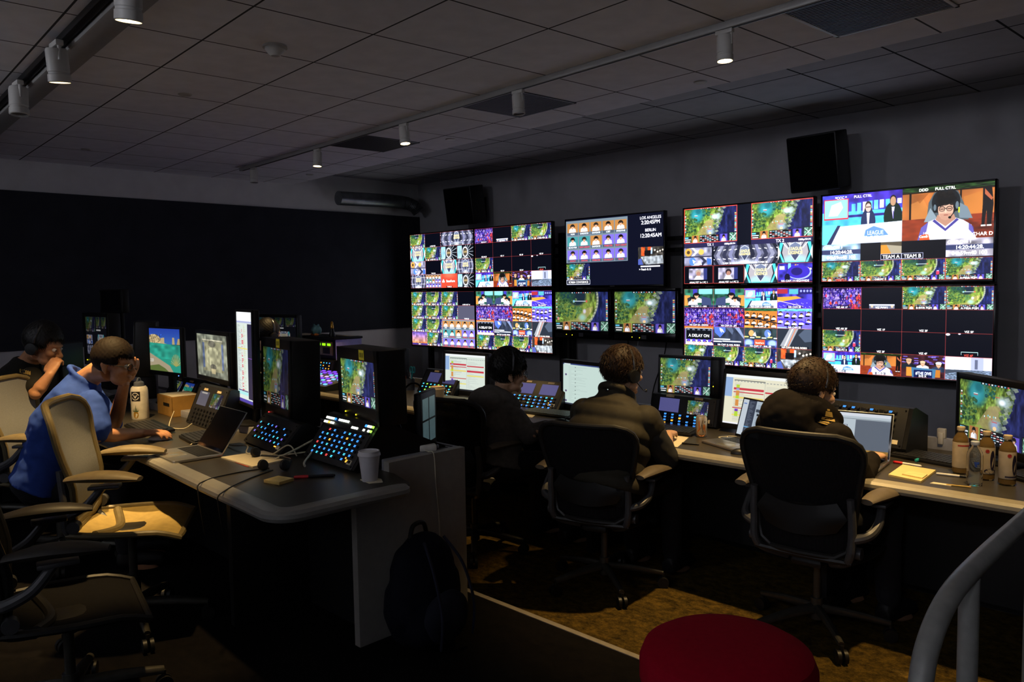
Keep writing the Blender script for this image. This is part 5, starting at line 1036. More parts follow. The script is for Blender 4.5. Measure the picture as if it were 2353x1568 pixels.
# ---------------------------------------------------------------- the five operators in view and the one behind the monitors
# (1) right end: black hoodie, curly hair
F, S = Fdir(-14), Sdir(-14); hd = PD(1868, 896, 3.61); nk = PD(1852, 952, 3.65)
J = dict(hip=PD(1845, 1195, 3.53), shoulder=nk-F*.03+V((0,0,-.06)), neck=nk); J['chest'] = J['hip'].lerp(J['shoulder'], .68)+F*-.01
J['hip'].z = .56
for s, g in (('L', -1), ('R', 1)): J['sh'+s] = J['shoulder']+S*g*.185+V((0,0,-.015)); J['el'+s] = J['sh'+s]+S*g*.05+F*.12+V((0,0,-.2)); J['wr'+s] = V((J['el'+s].x, J['el'+s].y, .785))+F*.2-S*g*.09
J.update(seated(J['hip'], S, .56)); Th = frame3(hd, Fdir(-30)*.95+V((0,0,-.22)))
p, org, F, S, to, ch = person('person in a black hoodie with curly brown hair working at two laptops', 0, J, Th, S, 1.02, SKIN2, [(J['wr'+s], F-S*g*.3, V((0,0,1)), g, .5) for s, g in (('L', -1), ('R', 1))], 1.08)
HOODB = mat('hoodie_black', '1c1917', .95, 0, .1, .15, 40)
hm = remeshed(hood(top(J, to, S, F, 1.9, .03, 1.08), nk+V((0,0,.012)), S, F, .066, .125, .13, .11), .009, 4, .5, .009, 11, 3)
hoodie = ch('hoodie', hm, HOODB); hair('hair', Th, HAIRBR, p, org, 5, 1.02, .013, .012, -.055, .05, 6500, .028, 1.2, .5, (0,-.5,-.5), .0, .0012)
headset(Th, p, org, 1.1, 0, (-1,), True)
print_on('shoulder_print', hoodie, [[(1898,945),(1912,948),(1914,960),(1896,957)], [(1889,958),(1918,964),(1919,970),(1887,964)], [(1884,967),(1906,970),(1905,974),(1883,971)], [(1878,970),(1902,974),(1912,971),(1900,977)], [(1901,940),(1907,941),(1907,945),(1901,944)]], mat('print_gold', 'b8984c', .6))
# (2) quilted vest and headset
F, S = Fdir(2), Sdir(2); hd = PD(1432, 856, 4.22); nk = PD(1418, 912, 4.22)
J = dict(hip=PD(1390, 1120, 4.08), shoulder=nk-F*.03+V((0,0,-.075)), neck=nk); J['hip'].z = .56; J['chest'] = J['hip'].lerp(J['shoulder'], .68)-F*.02
for s, g in (('L', -1), ('R', 1)): J['sh'+s] = J['shoulder']+S*g*.2+V((0,0,-.03)); J['el'+s] = J['sh'+s]+S*g*.07+F*.1+V((0,0,-.21)); J['wr'+s] = V((J['el'+s].x, J['el'+s].y, .785))+F*.2-S*g*.12
J.update(seated(J['hip'], S, .56)); Th = frame3(hd, Fdir(-16)+V((0,0,-.05)))
p, org, F, S, to, ch = person('person in an olive quilted vest wearing a headset before the list page', 0, J, Th, S, 1.05, SKIN2, [(J['wr'+s], F-S*g*.4, V((0,0,1)), g, .5) for s, g in (('L', -1), ('R', 1))], 1.12, 1.05)
ch('shirt', remeshed(top(J, to, S, F, 1.12, .012, 1.12, 1.05, .072, .062, .05), .01, 4, .5, .007, 13, 1), mat('shirt_charcoal', '2a2a2a', .9))
vm = top(J, to, S, F, .16, .04, 1.12, 1.05, .085, .075, .06, puff=.014, neckr=.085); vm.tube([nk+S*.085*math.sin(a)-F*.085*math.cos(a)+V((0,0,.02+.02*math.cos(a))) for a in [-2.6+5.2*i/12 for i in range(13)]], .022, 10)
ch('vest', remeshed(vm, .009, 2, .5, .004, 9, 5), mat('vest_olive', '2e2a20', .75, 0, .3, .1, 60)); hair('hair', Th, HAIRBR, p, org, 9, 1.05, .014, .012, -.085, .05, 7500, .045, .7, .3, (.15,-.3,-.8), -.02, .0012)
headset(Th, p, org, 1.14, 1, (1,))
# (3) dark hoodie and glasses
F, S = Fdir(-6), Sdir(-6); hd = PD(1168, 857, 4.72); nk = PD(1150, 916, 4.77)
J = dict(hip=PD(1140, 1085, 4.67), shoulder=nk-F*.03+V((0,0,-.07)), neck=nk); J['hip'].z = .56; J['chest'] = J['hip'].lerp(J['shoulder'], .68)-F*.02
for s, g in (('L', -1), ('R', 1)): J['sh'+s] = J['shoulder']+S*g*.17+V((0,0,-.03))
J['elR'] = PD(1215, 1000, 4.57); J['wrR'] = PZ(1262, 980, .79); J['elL'] = J['shL']+S*-.05+F*.14+V((0,0,-.2)); J['wrL'] = PZ(1196, 984, .79)+F*.04
J.update(seated(J['hip'], S, .56)); Th = frame3(hd, Fdir(-28)+V((0,0,-.12)))
p, org, F, S, to, ch = person('person in a dark hoodie and glasses with hand on a mouse at the rundown monitor', 0, J, Th, S, 1.03, SKIN2, [(J['wrR'], F*.6+S*.7, V((0,0,1)), 1, .45), (J['wrL'], F*.3+S*.9+V((0,0,-.1)), V((0,0,1)), -1, .6)], 1., 1.)
hoodie = ch('hoodie', remeshed(hood(top(J, to, S, F, 1.86, .032, 1., 1., .072, .06, .045), nk, S, F, .05, .1, .1, .09), .009, 4, .5, .006, 12, 8), mat('hoodie_charcoal', '585450', .95, 0, .1, .15, 40))
hair('hair', Th, HAIRB, p, org, 4, 1.03, .014, .022, -.06, .05, 6500, .042, .6, .32, (.1,.5,-.6), .0, .0012); glasses(Th, p, org, mat('glasses_grey', '50545c', .3), 1.04); headset(Th, p, org, 1.2, 0, (-1,), True)
# (4) blue polo shirt, leaning on his elbow
S = Sdir(-30); F = Fdir(-30); hd = PD(262, 836, 4.08)
nk = PD(196, 868, 4.16); J = dict(hip=PD(95, 1112, 4.3), neck=nk, shoulder=PD(183, 905, 4.2)); J['chest'] = PD(140, 975, 4.25)
J['shR'] = PD(214, 930, 4.05); J['shL'] = PD(205, 915, 4.36); J['elR'] = PD(222, 1003, 3.96); J['wrR'] = PZ(330, 996, .86)
J['elL'] = PZ(262, 985, .86); J['wrL'] = PD(286, 880, 4.13)
J.update(seated(J['hip'], S, .5, .42, .13)); J['anL'].z = J['anR'].z = PF+.1
dh = Fdir(-47)*1+V((0,0,-.16)); Th = frame3(hd, dh)
p, org, F, S, to, ch = person('person in a blue polo shirt and glasses, chin resting in one hand', PF, J, Th, S, 1.0, SKIN, [(J['wrR'], PZ(385, 992, .87)-J['wrR'], V((0,0,1)), 1, .55), (J['wrL'], PD(311, 838, 4.08)-J['wrL'], (Th.to_3x3() @ V((.35,.95,-.1))), -1, .4)], 1.12, 1.12)
pm = top(J, to, S, F, .8, .02, 1.12, 1.14, .078, .072, .066); nS = Th.to_3x3() @ V((1,0,0)); 
pm.tube([nk+S*.08*math.sin(a)-F*.075*math.cos(a)+V((0,0,.0+.025*math.cos(a))) for a in [-2.6+5.2*i/12 for i in range(13)]], .016, 10)
ch('polo_shirt', remeshed(pm, .009, 4, .5, .009, 10, 2), mat('polo_blue', '2f4a9c', .85, 0, .2, .08, 50)); hair('hair', Th, HAIRD, p, org, 3, 1., .0085, .01, -.065, .05, 8000, .02, .5, .45, (0,.1,-.6), -.004, .0011); glasses(Th, p, org, BLK, 1.02)
# (5) black T-shirt with gold lettering and headset, at the left edge
S = Sdir(-36); F = Fdir(-36); hd = PD(100, 795, 4.75); nk = PD(66, 826, 4.85); J = dict(hip=PD(20, 1010, 4.95), neck=nk, shoulder=PD(56, 852, 4.86)); J['chest'] = PD(38, 910, 4.9); J['hip'].z = .62
J['shR'] = PD(72, 868, 4.7); J['shL'] = PD(62, 862, 5.02); J['elR'] = PD(82, 905, 4.6); J['wrR'] = PD(114, 862, 4.62); J['elL'] = J['shL']+F*.2+V((0,0,-.18)); J['wrL'] = PZ(120, 905, .86)
J.update(seated(J['hip'], S, .53)); J['anL'].z = J['anR'].z = PF+.1; Th = frame3(hd, Fdir(-46)+V((0,0,-.3)))
p, org, F, S, to, ch = person('person in a black shirt with a headset resting a hand at the mouth, left edge', PF, J, Th, S, 1.05, SKIN, [(J['wrR'], PD(126, 832, 4.66)-J['wrR'], -F*.2+S*.9, 1, 1.1), (J['wrL'], F, V((0,0,1)), -1, .5)], 1.05, 1.05)
sh = ch('t_shirt', remeshed(top(J, to, S, F, .62, .018, 1.05, 1.05, .066, .06, .055), .009, 4, .5, .006, 11, 6), mat('shirt_black', '15130f', .9)); hair('hair', Th, HAIRB, p, org, 12, 1.05, .012, .016, -.06, .062, 5500, .035, .5, .3, (0,.0,-.7), -.005, .0012)
headset(Th, p, org, 1.14, 0, (1,))
print_on('sleeve_print', sh, [[(45+i*4.4, 848+abs(i-2)*.6+i*.9), (48+i*4.4, 848+i), (48+i*4.4, 857+i), (45+i*4.4, 856.5+i)] for i in range(6)], mat('print_gold', 'b8984c', .6))
# (6) only the head shows above the monitors
S = Sdir(6); F = Fdir(6); hd = PY(616, 770, -2.98); nk = hd+V((0,-.03,-.14)); J = dict(hip=hd+V((0,-.12,0)), neck=nk, shoulder=nk+V((0,-.02,-.06))); J['hip'].z = .56; J['chest'] = J['hip'].lerp(J['shoulder'], .68)
for s, g in (('L', -1), ('R', 1)): J['sh'+s] = J['shoulder']+S*g*.17+V((0,0,-.03)); J['el'+s] = J['sh'+s]+S*g*.04+F*.08+V((0,0,-.24)); J['wr'+s] = V((J['el'+s].x, J['el'+s].y, .785))+F*.2
J.update(seated(J['hip'], S, .56)); Th = frame3(hd, F+V((0,0,-.1)))
p, org, F, S, to, ch = person('dark haired person with a headset seen only above the dim monitors', 0, J, Th, S, 1.05, SKIN2, [(J['wr'+s], F, V((0,0,1)), g, .5) for s, g in (('L', -1), ('R', 1))])
ch('sweater', remeshed(top(J, to, S, F, 1.85, .022), .012, 4, .5, .006, 11, 9), mat('sweater_dark', '1a1c22', .9)); hair('hair', Th, HAIRB, p, org, 15, 1.05, .01, .012, -.08, .05, 1800, .04, .3, .2); headset(Th, p, org, 1.16, 0)

# ---------------------------------------------------------------- chairs
c0 = chair('black mesh chair under the curly haired person in the black hoodie', (2.175, -2.82, 0), R(4), FABB, CHF, PADB, dz=-.035)
chair_copy(c0, 'black mesh chair under the person in the quilted vest', (1.1, -3.03, 0), R(16)).scale = (1, 1, .945); chair_copy(c0, 'black mesh chair under the person in the dark hoodie and glasses', (.16, -3.12, 0), R(8)); chair_copy(c0, 'black mesh chair under the far person behind the monitors', (-2.5, -3.05, 0), R(6))
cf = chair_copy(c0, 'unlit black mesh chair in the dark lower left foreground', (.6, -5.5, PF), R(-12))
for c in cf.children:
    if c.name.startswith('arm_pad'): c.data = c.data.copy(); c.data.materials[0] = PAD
c1 = chair('empty tan chair with a cream mesh back turned from the left console', (-.02, -5.06, PF), R(-31), FABL, CHL, PADT, seatm=SEATL, dz=.05)
chair_copy(c1, 'cream mesh chair under the person in the blue polo shirt', (-1.26, -5.02, PF), R(-38)); chair_copy(c1, 'cream mesh chair under the person at the left edge', (-2.4, -5.1, PF), R(-36))
# ---------------------------------------------------------------- small things on the left console
def cup(lb, x, y, z, h=.118, m=WHITE, group='paper coffee cups'):
    t = thing('coffee_cup', lb, 'cup', (x, y, z), .6, group); k = h/.118
    O('cup_body', MB().lathe([(0,0),(.029*k,0),(.03*k,.004),(.041*k,.1*k),(0,.1*k)]), m, t)
    O('cup_lid', MB().lathe([(.043*k,.098*k),(.0445*k,.101*k),(.0435*k,.107*k),(.041*k,.11*k),(.0405*k,.117*k),(.038*k,.118*k),(.036*k,.112*k),(0,.111*k)]).ball((.024*k,0,.112*k), (.005*k,.003*k,.001), None, 8, 6), m, t); return t
CUPW = mat('cup_white', 'c8c4c8', .55, var=.03)
cup('white paper coffee cup with lid at the corner of the left console', .973, -4.443, DL, .128, CUPW); cup('pale coffee cup left of the rundown monitor', -.80, -2.60, DR, .15, mat('cup_cream', 'd0b890', .55, var=.03))
tag(O('napkin', MB().prism([(-.05,-.03),(.03,-.04),(.055,.01),(.01,.035),(-.04,.03)], 0, .003), PAPER, None, (.985, -4.435, DL)), 'crumpled white napkin under the coffee cup at the console corner', 'napkin')
def laptop(lb, x, y, z, rz, w, d, op, pic, gain=.8, body=ALU, feat=0):
    t = thing('laptop', lb, 'laptop', (x, y, z), R(rz), 'laptops on the consoles')
    O('base', MB().prism([(-w/2+.01,-d/2),(w/2-.01,-d/2),(w/2,-d/2+.01),(w/2,d/2),(-w/2,d/2),(-w/2,-d/2+.01)], .002, .015, .003), body, t)
    kb = MB()
    for j in range(6):
        for i in range(14): kb.box(-w*.42+i*w*.06, -w*.42+i*w*.06+w*.05, d*.05+j*d*.068, d*.05+j*d*.068+d*.056, .0145, .0162)
    O('keyboard', MB().box(-w*.435, w*.435, d*.03, d*.47, .0148, .0153), BLK, t); O('keys', kb, KEY, t, smooth=False)
    O('touchpad', MB().box(-w*.17, w*.17, -d*.45, -d*.04, .0148, .0153, .0005), mat('touchpad', '8c8a86', .25, .5), t)
    T = Matrix.Translation((0, d/2-.004, .014)) @ Matrix.Rotation(-R(op), 4, 'X'); h = d*.98
    O('lid', MB().box(-w/2, w/2, .0, .006, 0, h, .002, T), body, t); O('screen_bezel', MB().box(-w/2+.003, w/2-.003, -.0012, .0, .006, h-.003, .0004, T), BLKG, t)
    s = screen_quad('screen', w-.022, h-.03, -.0018, .02, SMG(pic, gain), t); s.matrix_local = T; return t
laptop('open silver laptop with a black screen at the front of the left console', -.13, -4.755, DL, -3, .325, .235, 35, None)
laptop('silver laptop showing a chat list left of the curly haired person', 1.59, -2.49, DR, -23, .345, .235, 16, 'doc', .75); laptop('silver laptop with a grey web page right of the curly haired person', 2.19, -2.53, DR, 7, .33, .235, 20, 'web', .7)
def keyboard(lb, x, y, z, rz, w=.44, d=.15, m=None):
    t = thing('keyboard', lb, 'keyboard', (x, y, z), R(rz), 'keyboards on the consoles'); T = Matrix.Rotation(R(4), 4, 'X')
    O('keyboard_body', MB().box(-w/2, w/2, -d/2, d/2, .004, .02, .004, T), BLK, t); k = MB(); n = int(w/.0195)-1
    for j in range(6):
        for i in range(n):
            if j == 0 and 3 < i < 9: continue
            k.box(-w/2+.01+i*.0195, -w/2+.027+i*.0195, -d/2+.012+j*.0215, -d/2+.03+j*.0215, .02, .026, 0, T)
    k.box(-w/2+.01+4*.0195, -w/2+.027+8*.0195, -d/2+.012, -d/2+.03, .02, .026, 0, T); O('keycaps', k, m or mat('keycap_grey', '232327', .45), t, smooth=False); return t
KL = mat('keycap_light', '5c6460', .5)
keyboard('black keyboard under the hand of the person in the blue polo', -1.02, -4.60, DL, -6, .44, .17); keyboard('small black keyboard left of the open dark laptop', -.47, -4.55, DL, -8, .3, .12)
keyboard('grey keyed keyboard below the rundown monitor', -.94, -2.36, DR, 2, .45, .16, KL); keyboard('pale keyed keyboard right of the two violet intercom displays', .13, -2.36, DR, 3, .42, .16, KL); keyboard('small black keyboard beside the drink can', 1.13, -2.36, DR, 8, .24, .16)
keyboard('large black keyboard behind the notepad and red marker', 2.5, -2.2, DR, -12, .42, .16); keyboard('black keyboard at the far right behind the bottles', 3.02, -2.38, DR, -30, .44, .15)
def mouse(lb, x, y, z, rz, m=BLK, k=1.):
    t = thing('computer_mouse', lb, 'mouse', (x, y, z), R(rz), 'computer mice'); rings = []
    for i in range(9):
        v = i/8; e = max(.05, math.sin(PI*min(.97, max(.03, v))))**.5; rings.append([V((.031*k*e*math.cos(a), (-.055+.11*v)*k, max(.001, .002+.033*k*e*(1-.35*v)*max(0, math.sin(a))))) for a in [2*PI*q/16 for q in range(16)]])
    O('mouse_body', MB().loft(rings), m, t); O('scroll_wheel', MB().cyl((-.003,.03*k,.028*k), (.003,.03*k,.028*k), .006, n=12), DGREY, t)
_m = PZ(366, 1011, DL); mouse('pale mouse under the hand of the person in the blue polo', _m.x, _m.y, DL, -40, WHITE); mouse('pale mouse in front of the grey keyed keyboard', -.62, -2.58, DR, -50, LGREY); mouse('black mouse at the desk edge left of the curly haired person', 1.70, -2.65, DR, -60); _m = PZ(1290, 972, DR); mouse('dark mouse under the hand of the person in dark hoodie', _m.x, _m.y, DR, -40)
t = thing('water_bottle', 'white bottle with a black emblem sticker and a pineapple sticker', 'bottle', (-1.49, -4.48, DL), R(42))
O('bottle_body', MB().lathe([(0,0),(.05,0),(.052,.006),(.052,.175),(.048,.198),(.04,.208),(0,.21)]), mat('bottle_white', 'c8c2b4', .45), t); O('bottle_cap', MB().lathe([(.03,.205),(.032,.21),(.03,.232),(.018,.24),(.0,.242)]).tube([(0,-.02,.235),(0,-.012,.256),(0,.012,.256),(0,.02,.235)], .005), mat('bottle_cap_grey', '5c6068', .4), t)
def wrap(name, polys, r, m_, par):
    """Marks that follow the side of a bottle: (u along the rim in metres, height)."""
    b = MB()
    for P in polys: b.b.faces.new([b.b.verts.new((r*math.sin(u/r), -r*math.cos(u/r), z)) for u, z in P])
    return O(name, b, m_, par, smooth=False)
def ngon(cx, cz, rx, rz_, n=20, a0=0, a1=360): return [(cx+rx*math.cos(R(a0+(a1-a0)*i/n)), cz+rz_*math.sin(R(a0+(a1-a0)*i/n))) for i in range(n+ (a1-a0 != 360))]
def ringseg(cx, cz, r0, r1, a0, a1, n=10): return [[(cx+r*math.cos(R(a)), cz+r*math.sin(R(a))) for r, a in ((r0,p),(r1,p),(r1,q),(r0,q))] for p, q in [(a0+(a1-a0)*i/n, a0+(a1-a0)*(i+1)/n) for i in range(n)]]
STK = mat('sticker_black', '0e0e10', .5); STW = mat('sticker_white', 'c8c2b4', .5)
wrap('emblem_sticker', [[(x0,.118),(x1,.118),(x1,.178),(x0,.178)] for x0, x1 in [(-.03+.006*i,-.024+.006*i) for i in range(10)]], .0526, STK, t)
wrap('emblem_mark', ringseg(0,.148,.019,.024,15,165)+ringseg(0,.148,.019,.024,195,345)+[[(-.014,.156),(-.006,.156),(0,.146),(.006,.156),(.014,.156),(.002,.136),(-.002,.136)]], .0531, STW, t)
wrap('pineapple_fruit', [ngon(0,.032,.017,.024)], .0527, mat('pineapple_yellow', '8c6c20', .6, var=.4, vscale=260), t); wrap('pineapple_leaves', [[(0,.05),(.004*i-.001,.05),(.0055*i,.092-abs(i)*.006),(.004*i-.005,.052)] for i in (-4,-3,-2,-1,1,2,3,4)]+[[(-.004,.05),(.004,.05),(0,.096)]], .0528, mat('pineapple_green', '2c4428', .6), t)
t = thing('cardboard_box', 'small open brown cardboard box with papers on top', 'box', (-1.49, -4.225, DL), R(-3)); CARDB = mat('cardboard', '9c7434', .85, var=.1)
b = MB().box(-.14,.14,-.1,.1,0,.004)
for a in ((-.14,.14,-.1,-.096),(-.14,.14,.096,.1),(-.14,-.136,-.1,.1),(.136,.14,-.1,.1)): b.box(*a, 0, .125)
O('box_walls', b, CARDB, t, smooth=False); O('hand_hole', MB().box(-.02,.09,-.1012,-.1,.065,.085), SLOT, t); O('box_flap', MB().box(-.14,.0,-.098,.098,.125,.129).box(.004,.138,-.098,.098,.125,.128), CARDB, t, smooth=False)
paper('white papers lying on the cardboard box', [(-1.62,-4.31),(-1.37,-4.32),(-1.36,-4.16),(-1.6,-4.14)], DL+.13)
paper('white notepad sheet with a red edge right of the open laptop', [(.06,-4.665),(.37,-4.66),(.345,-4.455),(.08,-4.455)], DL, .006, name='writing_pad'); paper('thin red folder under the notepad sheet', [(.045,-4.655),(.34,-4.67),(.33,-4.44),(.06,-4.44)], DL, .0015, mat('folder_red', '9c3c30', .6), 'paper_folder', 'folder', None)
t = thing('sticky_note_pad', 'yellow sticky note pad near the front of the left console', 'sticky notes', (.70, -4.71, DL), R(14)); O('note_block', MB().box(-.046,.046,-.04,.04,0,.012,.001), mat('note_pale', 'dcb868', .8, var=.04), t); O('top_sheet', MB().box(-.046,.046,-.04,.04,.012,.0128), mat('note_top', 'e8cc80', .8), t)
def marker(lb, p0, p1, z, mc, mb_, r=.006, cap=.35, m2=None):
    a, b_ = V((p0[0], p0[1], z+r)), V((p1[0], p1[1], z+r)); t = thing('marker_pen', lb, 'pen', (a.x, a.y, z), 0, 'pens on the desks'); o = (a.x, a.y, z); c = a.lerp(b_, cap)
    O('pen_cap', local(MB().tube([a, a.lerp(b_, .03), c], [r*.7, r*1.12, r*1.12], 12, False), o), mc, t); O('pen_barrel', local(MB().tube([c, a.lerp(b_, .94), b_], [r, r, r*.7], 12, False), o), mb_, t)
RED = mat('pen_red', 'c02028', .4); marker('red capped black marker near the big intercom', (.70,-4.64), (.80,-4.50), DL, RED, DGREY, .0065, .35); marker('red capped white marker behind the yellow notepad', (2.345,-2.365), (2.475,-2.375), DR, RED, WHITE); marker('white pen with a dark cap right of the yellow notepad', (2.70,-2.46), (2.57,-2.48), DR, BLK, WHITE, .0055, .3)
marker('teal and violet pen leaning beside the black wedge intercom', (2.42,-2.28), (2.44,-2.12), DR, mat('pen_teal', '208c8c', .4), mat('pen_violet', '5448c0', .4), .008, .35); marker('wooden pencil by the paper strip at the desk edge', (2.75,-2.635), (2.66,-2.655), DR, mat('pencil_wood', 'b88c48', .6), mat('pencil_yellow', 'c0a050', .6), .0035, .1); marker('black pen beside the silver laptop edge', (1.33,-2.63), (1.42,-2.60), DR, BLK, BLK, .005, .3)
def cable(lb, P, r=.003, m=WHITE, grp='loose cables'): return tag(O('cable', MB().tube(P, r, 8), m), lb, 'cable', grp)
CW = mat('cable_white', 'c0b8a0', .5)
cable('white cable looping in front of the low intercom', [(-.27,-4.5,.83),(-.12,-4.52,.835),(.02,-4.51,.85),(.1,-4.55,.83),(.22,-4.5,.828),(.3,-4.44,.88),(.34,-4.42,.83)], .0035, CW); cable('thick white cable arching between the two lit intercoms', [(.31,-4.52,.826),(.33,-4.42,.86),(.36,-4.32,.9),(.42,-4.38,.86),(.48,-4.46,.83),(.55,-4.5,.827)], .005, CW); cable('second white cable lying between the two lit intercoms', [(.25,-4.47,.826),(.33,-4.4,.84),(.4,-4.3,.85),(.45,-4.22,.864)], .004, CW)
cable('white charging cable drooping from the unlit intercom', [(-1.1,-4.42,.9),(-1.08,-4.46,.83),(-.95,-4.5,.826),(-.84,-4.47,.83),(-.8,-4.44,.86)], .003, CW); cable('short white cable plugged into the open dark laptop', [(-.42,-4.53,.85),(-.39,-4.6,.83),(-.33,-4.65,.828)], .0035, CW); cable('white cord hanging down the grey end panel', [(.85,-4.05,.868),(.89,-4.06,.869),(.923,-4.055,.86),(.921,-4.045,.72),(.922,-4.03,.5),(.921,-4.035,.3),(.922,-4.03,.12)], .0028, CW)
cable('long black headset cord trailing over the front edge of the left console', [(.45,-4.62,.824),(.42,-4.72,.823),(.43,-4.85,.824),(.46,-4.91,.826),(.5,-4.965,.822),(.52,-4.975,.79),(.53,-4.96,.62)], .0028, BLK); cable('second black headset cord over the front edge of the left console', [(.5,-4.63,.824),(.55,-4.75,.823),(.63,-4.87,.825),(.7,-4.945,.828),(.74,-4.99,.822),(.75,-4.995,.79),(.76,-4.98,.64)], .0028, BLK)
t = thing('power_adapter', 'white power adapter brick on the rear ledge of the left console', 'power adapter', (.83, -4.02, .862), R(60)); O('adapter_brick', MB().box(-.04,.04,-.04,.04,0,.03,.006), WHITE, t); O('adapter_plug', MB().box(.04,.055,-.012,.012,.008,.022,.002), LGREY, t)
t = thing('headset', 'black wired headset lying on the notepad of the left console', 'headset', (.4, -4.6, DL)); 
O('head_band', MB().tube([(-.16,.05,.02),(-.1,.1,.014),(0,.11,.012),(.08,.06,.014),(.12,.0,.02)], .005), BLK, t)
for x, y in ((-.215,.05),(.068,-.059),(.143,.006)): O('ear_cup', MB().lathe([(0,-.014),(.022,-.012),(.026,0),(.02,.012),(0,.014)], (0,0,0), 18, T=Matrix.Translation((x, y, .0275)) @ Matrix.Rotation(1.2, 4, 'Y')), BLK, t)
t = thing('tablet_display', 'black slab with four pale reflected panes standing on the console ledge', 'display', (.78, -3.97, .862), R(122)); O('slab_body', MB().box(-.11,.11,-.006,.03,0,.27,.006), BLK, t)
for i in (0, 1):
    for j in (0, 1): O('reflected_pane', MB().box(-.09+i*.095, -.01+i*.095, -.0075, -.006, .03+j*.11, .13+j*.11), mat('pane_reflection', 'a8c8c8', .3, emit='7ca0a8', es=.12), t)  # pale tint and faint glow stand in for the displays reflected in the slab
for k, (x, y) in enumerate(((.56,-4.05),(.6,-4.1))): cable('black cable rising behind the sticky note monitor, %s one' % ('farther', 'nearer')[k], [(x,y+.1,.866),(x+.02,y+.06,.95),(x-.03,y+.02,1.06),(x-.1,y,1.14)], .005, BLK)
cable('black cable curving over the top of the pale paned slab', [(.58,-3.96,1.12),(.66,-3.96,1.16),(.74,-3.97,1.13),(.76,-3.99,.98),(.77,-4.0,.866)], .005, BLK)
t = thing('cleaning_cloth', 'crumpled grey cloth wedged behind the big intercom', 'cloth', (.26, -4.14, .862)); m = MB()
for i in range(9): rg = random.Random(i); m.ball((rg.uniform(-.07,.07), rg.uniform(-.03,.03), rg.uniform(.02,.06)), (rg.uniform(.03,.05), .03, rg.uniform(.02,.04)), None, 10, 8)
O('cloth_folds', remeshed(m, .008, 2, .5, .006, 30), mat('cloth_grey', '84808c', .9), t)
# ---------------------------------------------------------------- small things on the right console
t = thing('drink_can', 'orange and silver drink can beside the broadcast monitor', 'can', (1.30, -2.38, DR), R(40)); CAN = mat('can_silver', 'b8a890', .35, .6, var=.1)
O('can_body', MB().lathe([(0,.003),(.025,0),(.031,.012),(.032,.02),(.032,.108),(.0275,.12),(.0265,.122),(.025,.119),(0,.119)]), CAN, t); wrap('can_print', [ngon(-.004,.03,.026,.022), [(-.02,.04),(-.012,.045),(-.016,.1),(-.022,.09)], ngon(.012,.06,.008,.018)], .0324, mat('can_orange', 'b06424', .4, .3, var=.25, vscale=90), t)
wrap('can_lines', [[(-.01,.05),(-.007,.05),(.004,.1),(.001,.1)], [(.004,.03),(.007,.03),(.0,.075),(-.003,.075)], [(.014,.085),(.02,.09),(.02,.096),(.012,.092)]], .0327, mat('can_dark', '2c1c14', .4), t); O('can_top', MB().lathe([(0,.1195),(.0245,.1195),(.0245,.12),(0,.12)]).box(-.006,.006,-.012,.008,.12,.122,.001), ALU, t)
def bottle(lb, x, y, rz, kind):
    t = thing('drink_bottle', lb, 'bottle', (x, y, DR), R(rz), 'bottles at the right end of the desk'); r, h = (.033, .215) if kind else (.031, .19)
    prof = [(0,.004),(r*.8,0),(r,.008),(r,.3*h),(r*.97,.34*h),(r,.38*h),(r,.68*h),(r*.9,.76*h),(r*.5,.86*h),(.0135,.89*h),(.0135,.93*h)]
    O('bottle_shell', MB().lathe(prof, n=28, caps=False), mat('tea_bottle', 'b89458', .08, 0, .5, .05, trans=.75, ior=1.2) if kind else mat('clear_bottle', 'f4f6f8', .04, 0, .5, 0, trans=.95, ior=1.15), t)
    if kind: O('bottle_drink', MB().lathe([(0,.006),(r*.9,.008),(r*.92,.66*h),(0,.66*h)], n=24), mat('tea_liquid', '94703c', .1, 0, .5, .05, trans=.4, ior=1.2), t)
    O('bottle_cap', MB().lathe([(.0165,.92*h),(.017,.93*h),(.017,.992*h),(.015,h),(0,h)]), mat('cap_cream', 'c8b48c', .5) if kind else mat('cap_clear', 'c0c4c8', .3), t)
    if kind:
        O('bottle_label', MB().lathe([(r+.0006,.14*h),(r+.0008,.145*h),(r+.0008,.67*h),(r+.0006,.68*h)], n=28, caps=False), mat('label_cream', 'b4a488', .6, var=.1), t); q = r+.0014; dk = mat('label_navy', '1c1830', .5); rd = mat('label_red', '9c2c24', .5)
        if kind == 1: wrap('label_print', [[(u*.01-.03,.6*h),(u*.01-.02,.6*h),(u*.01-.02,.63*h),(u*.01-.03,.63*h)] for u in range(7)], q, rd, t); wrap('label_text', [ngon(.022,.33*h,.006,.06)], q, dk, t)
        else: wrap('label_print', [ngon(-.012,.61*h,.008,.008)], q, rd, t); wrap('label_text', [ngon(.01,.42*h,.011,.044)]+([ngon(0,.2*h,.024,.011)] if kind == 2 else [[(u*.008-.028,.17*h),(u*.008-.02,.17*h),(u*.008-.02,.2*h),(u*.008-.028,.2*h)] for u in range(7)]), q, dk, t)
    else: wrap('label_print', [[(-.016,.44*h),(-.008,.44*h),(-.008,.5*h),(0,.5*h),(0,.56*h),(-.02,.56*h)]], r+.0012, mat('label_blue', '24408c', .5), t)
bottle('tea bottle with a red band, leftmost of the bottles', 2.64, -2.38, 45, 1); bottle('clear empty water bottle in front of the tea bottles', 2.745, -2.57, 45, 0); bottle('tea bottle behind the clear bottle, middle of the three', 2.755, -2.43, 40, 2); bottle('tea bottle with a dark oval label, rightmost of the bottles', 2.845, -2.475, 45, 3)
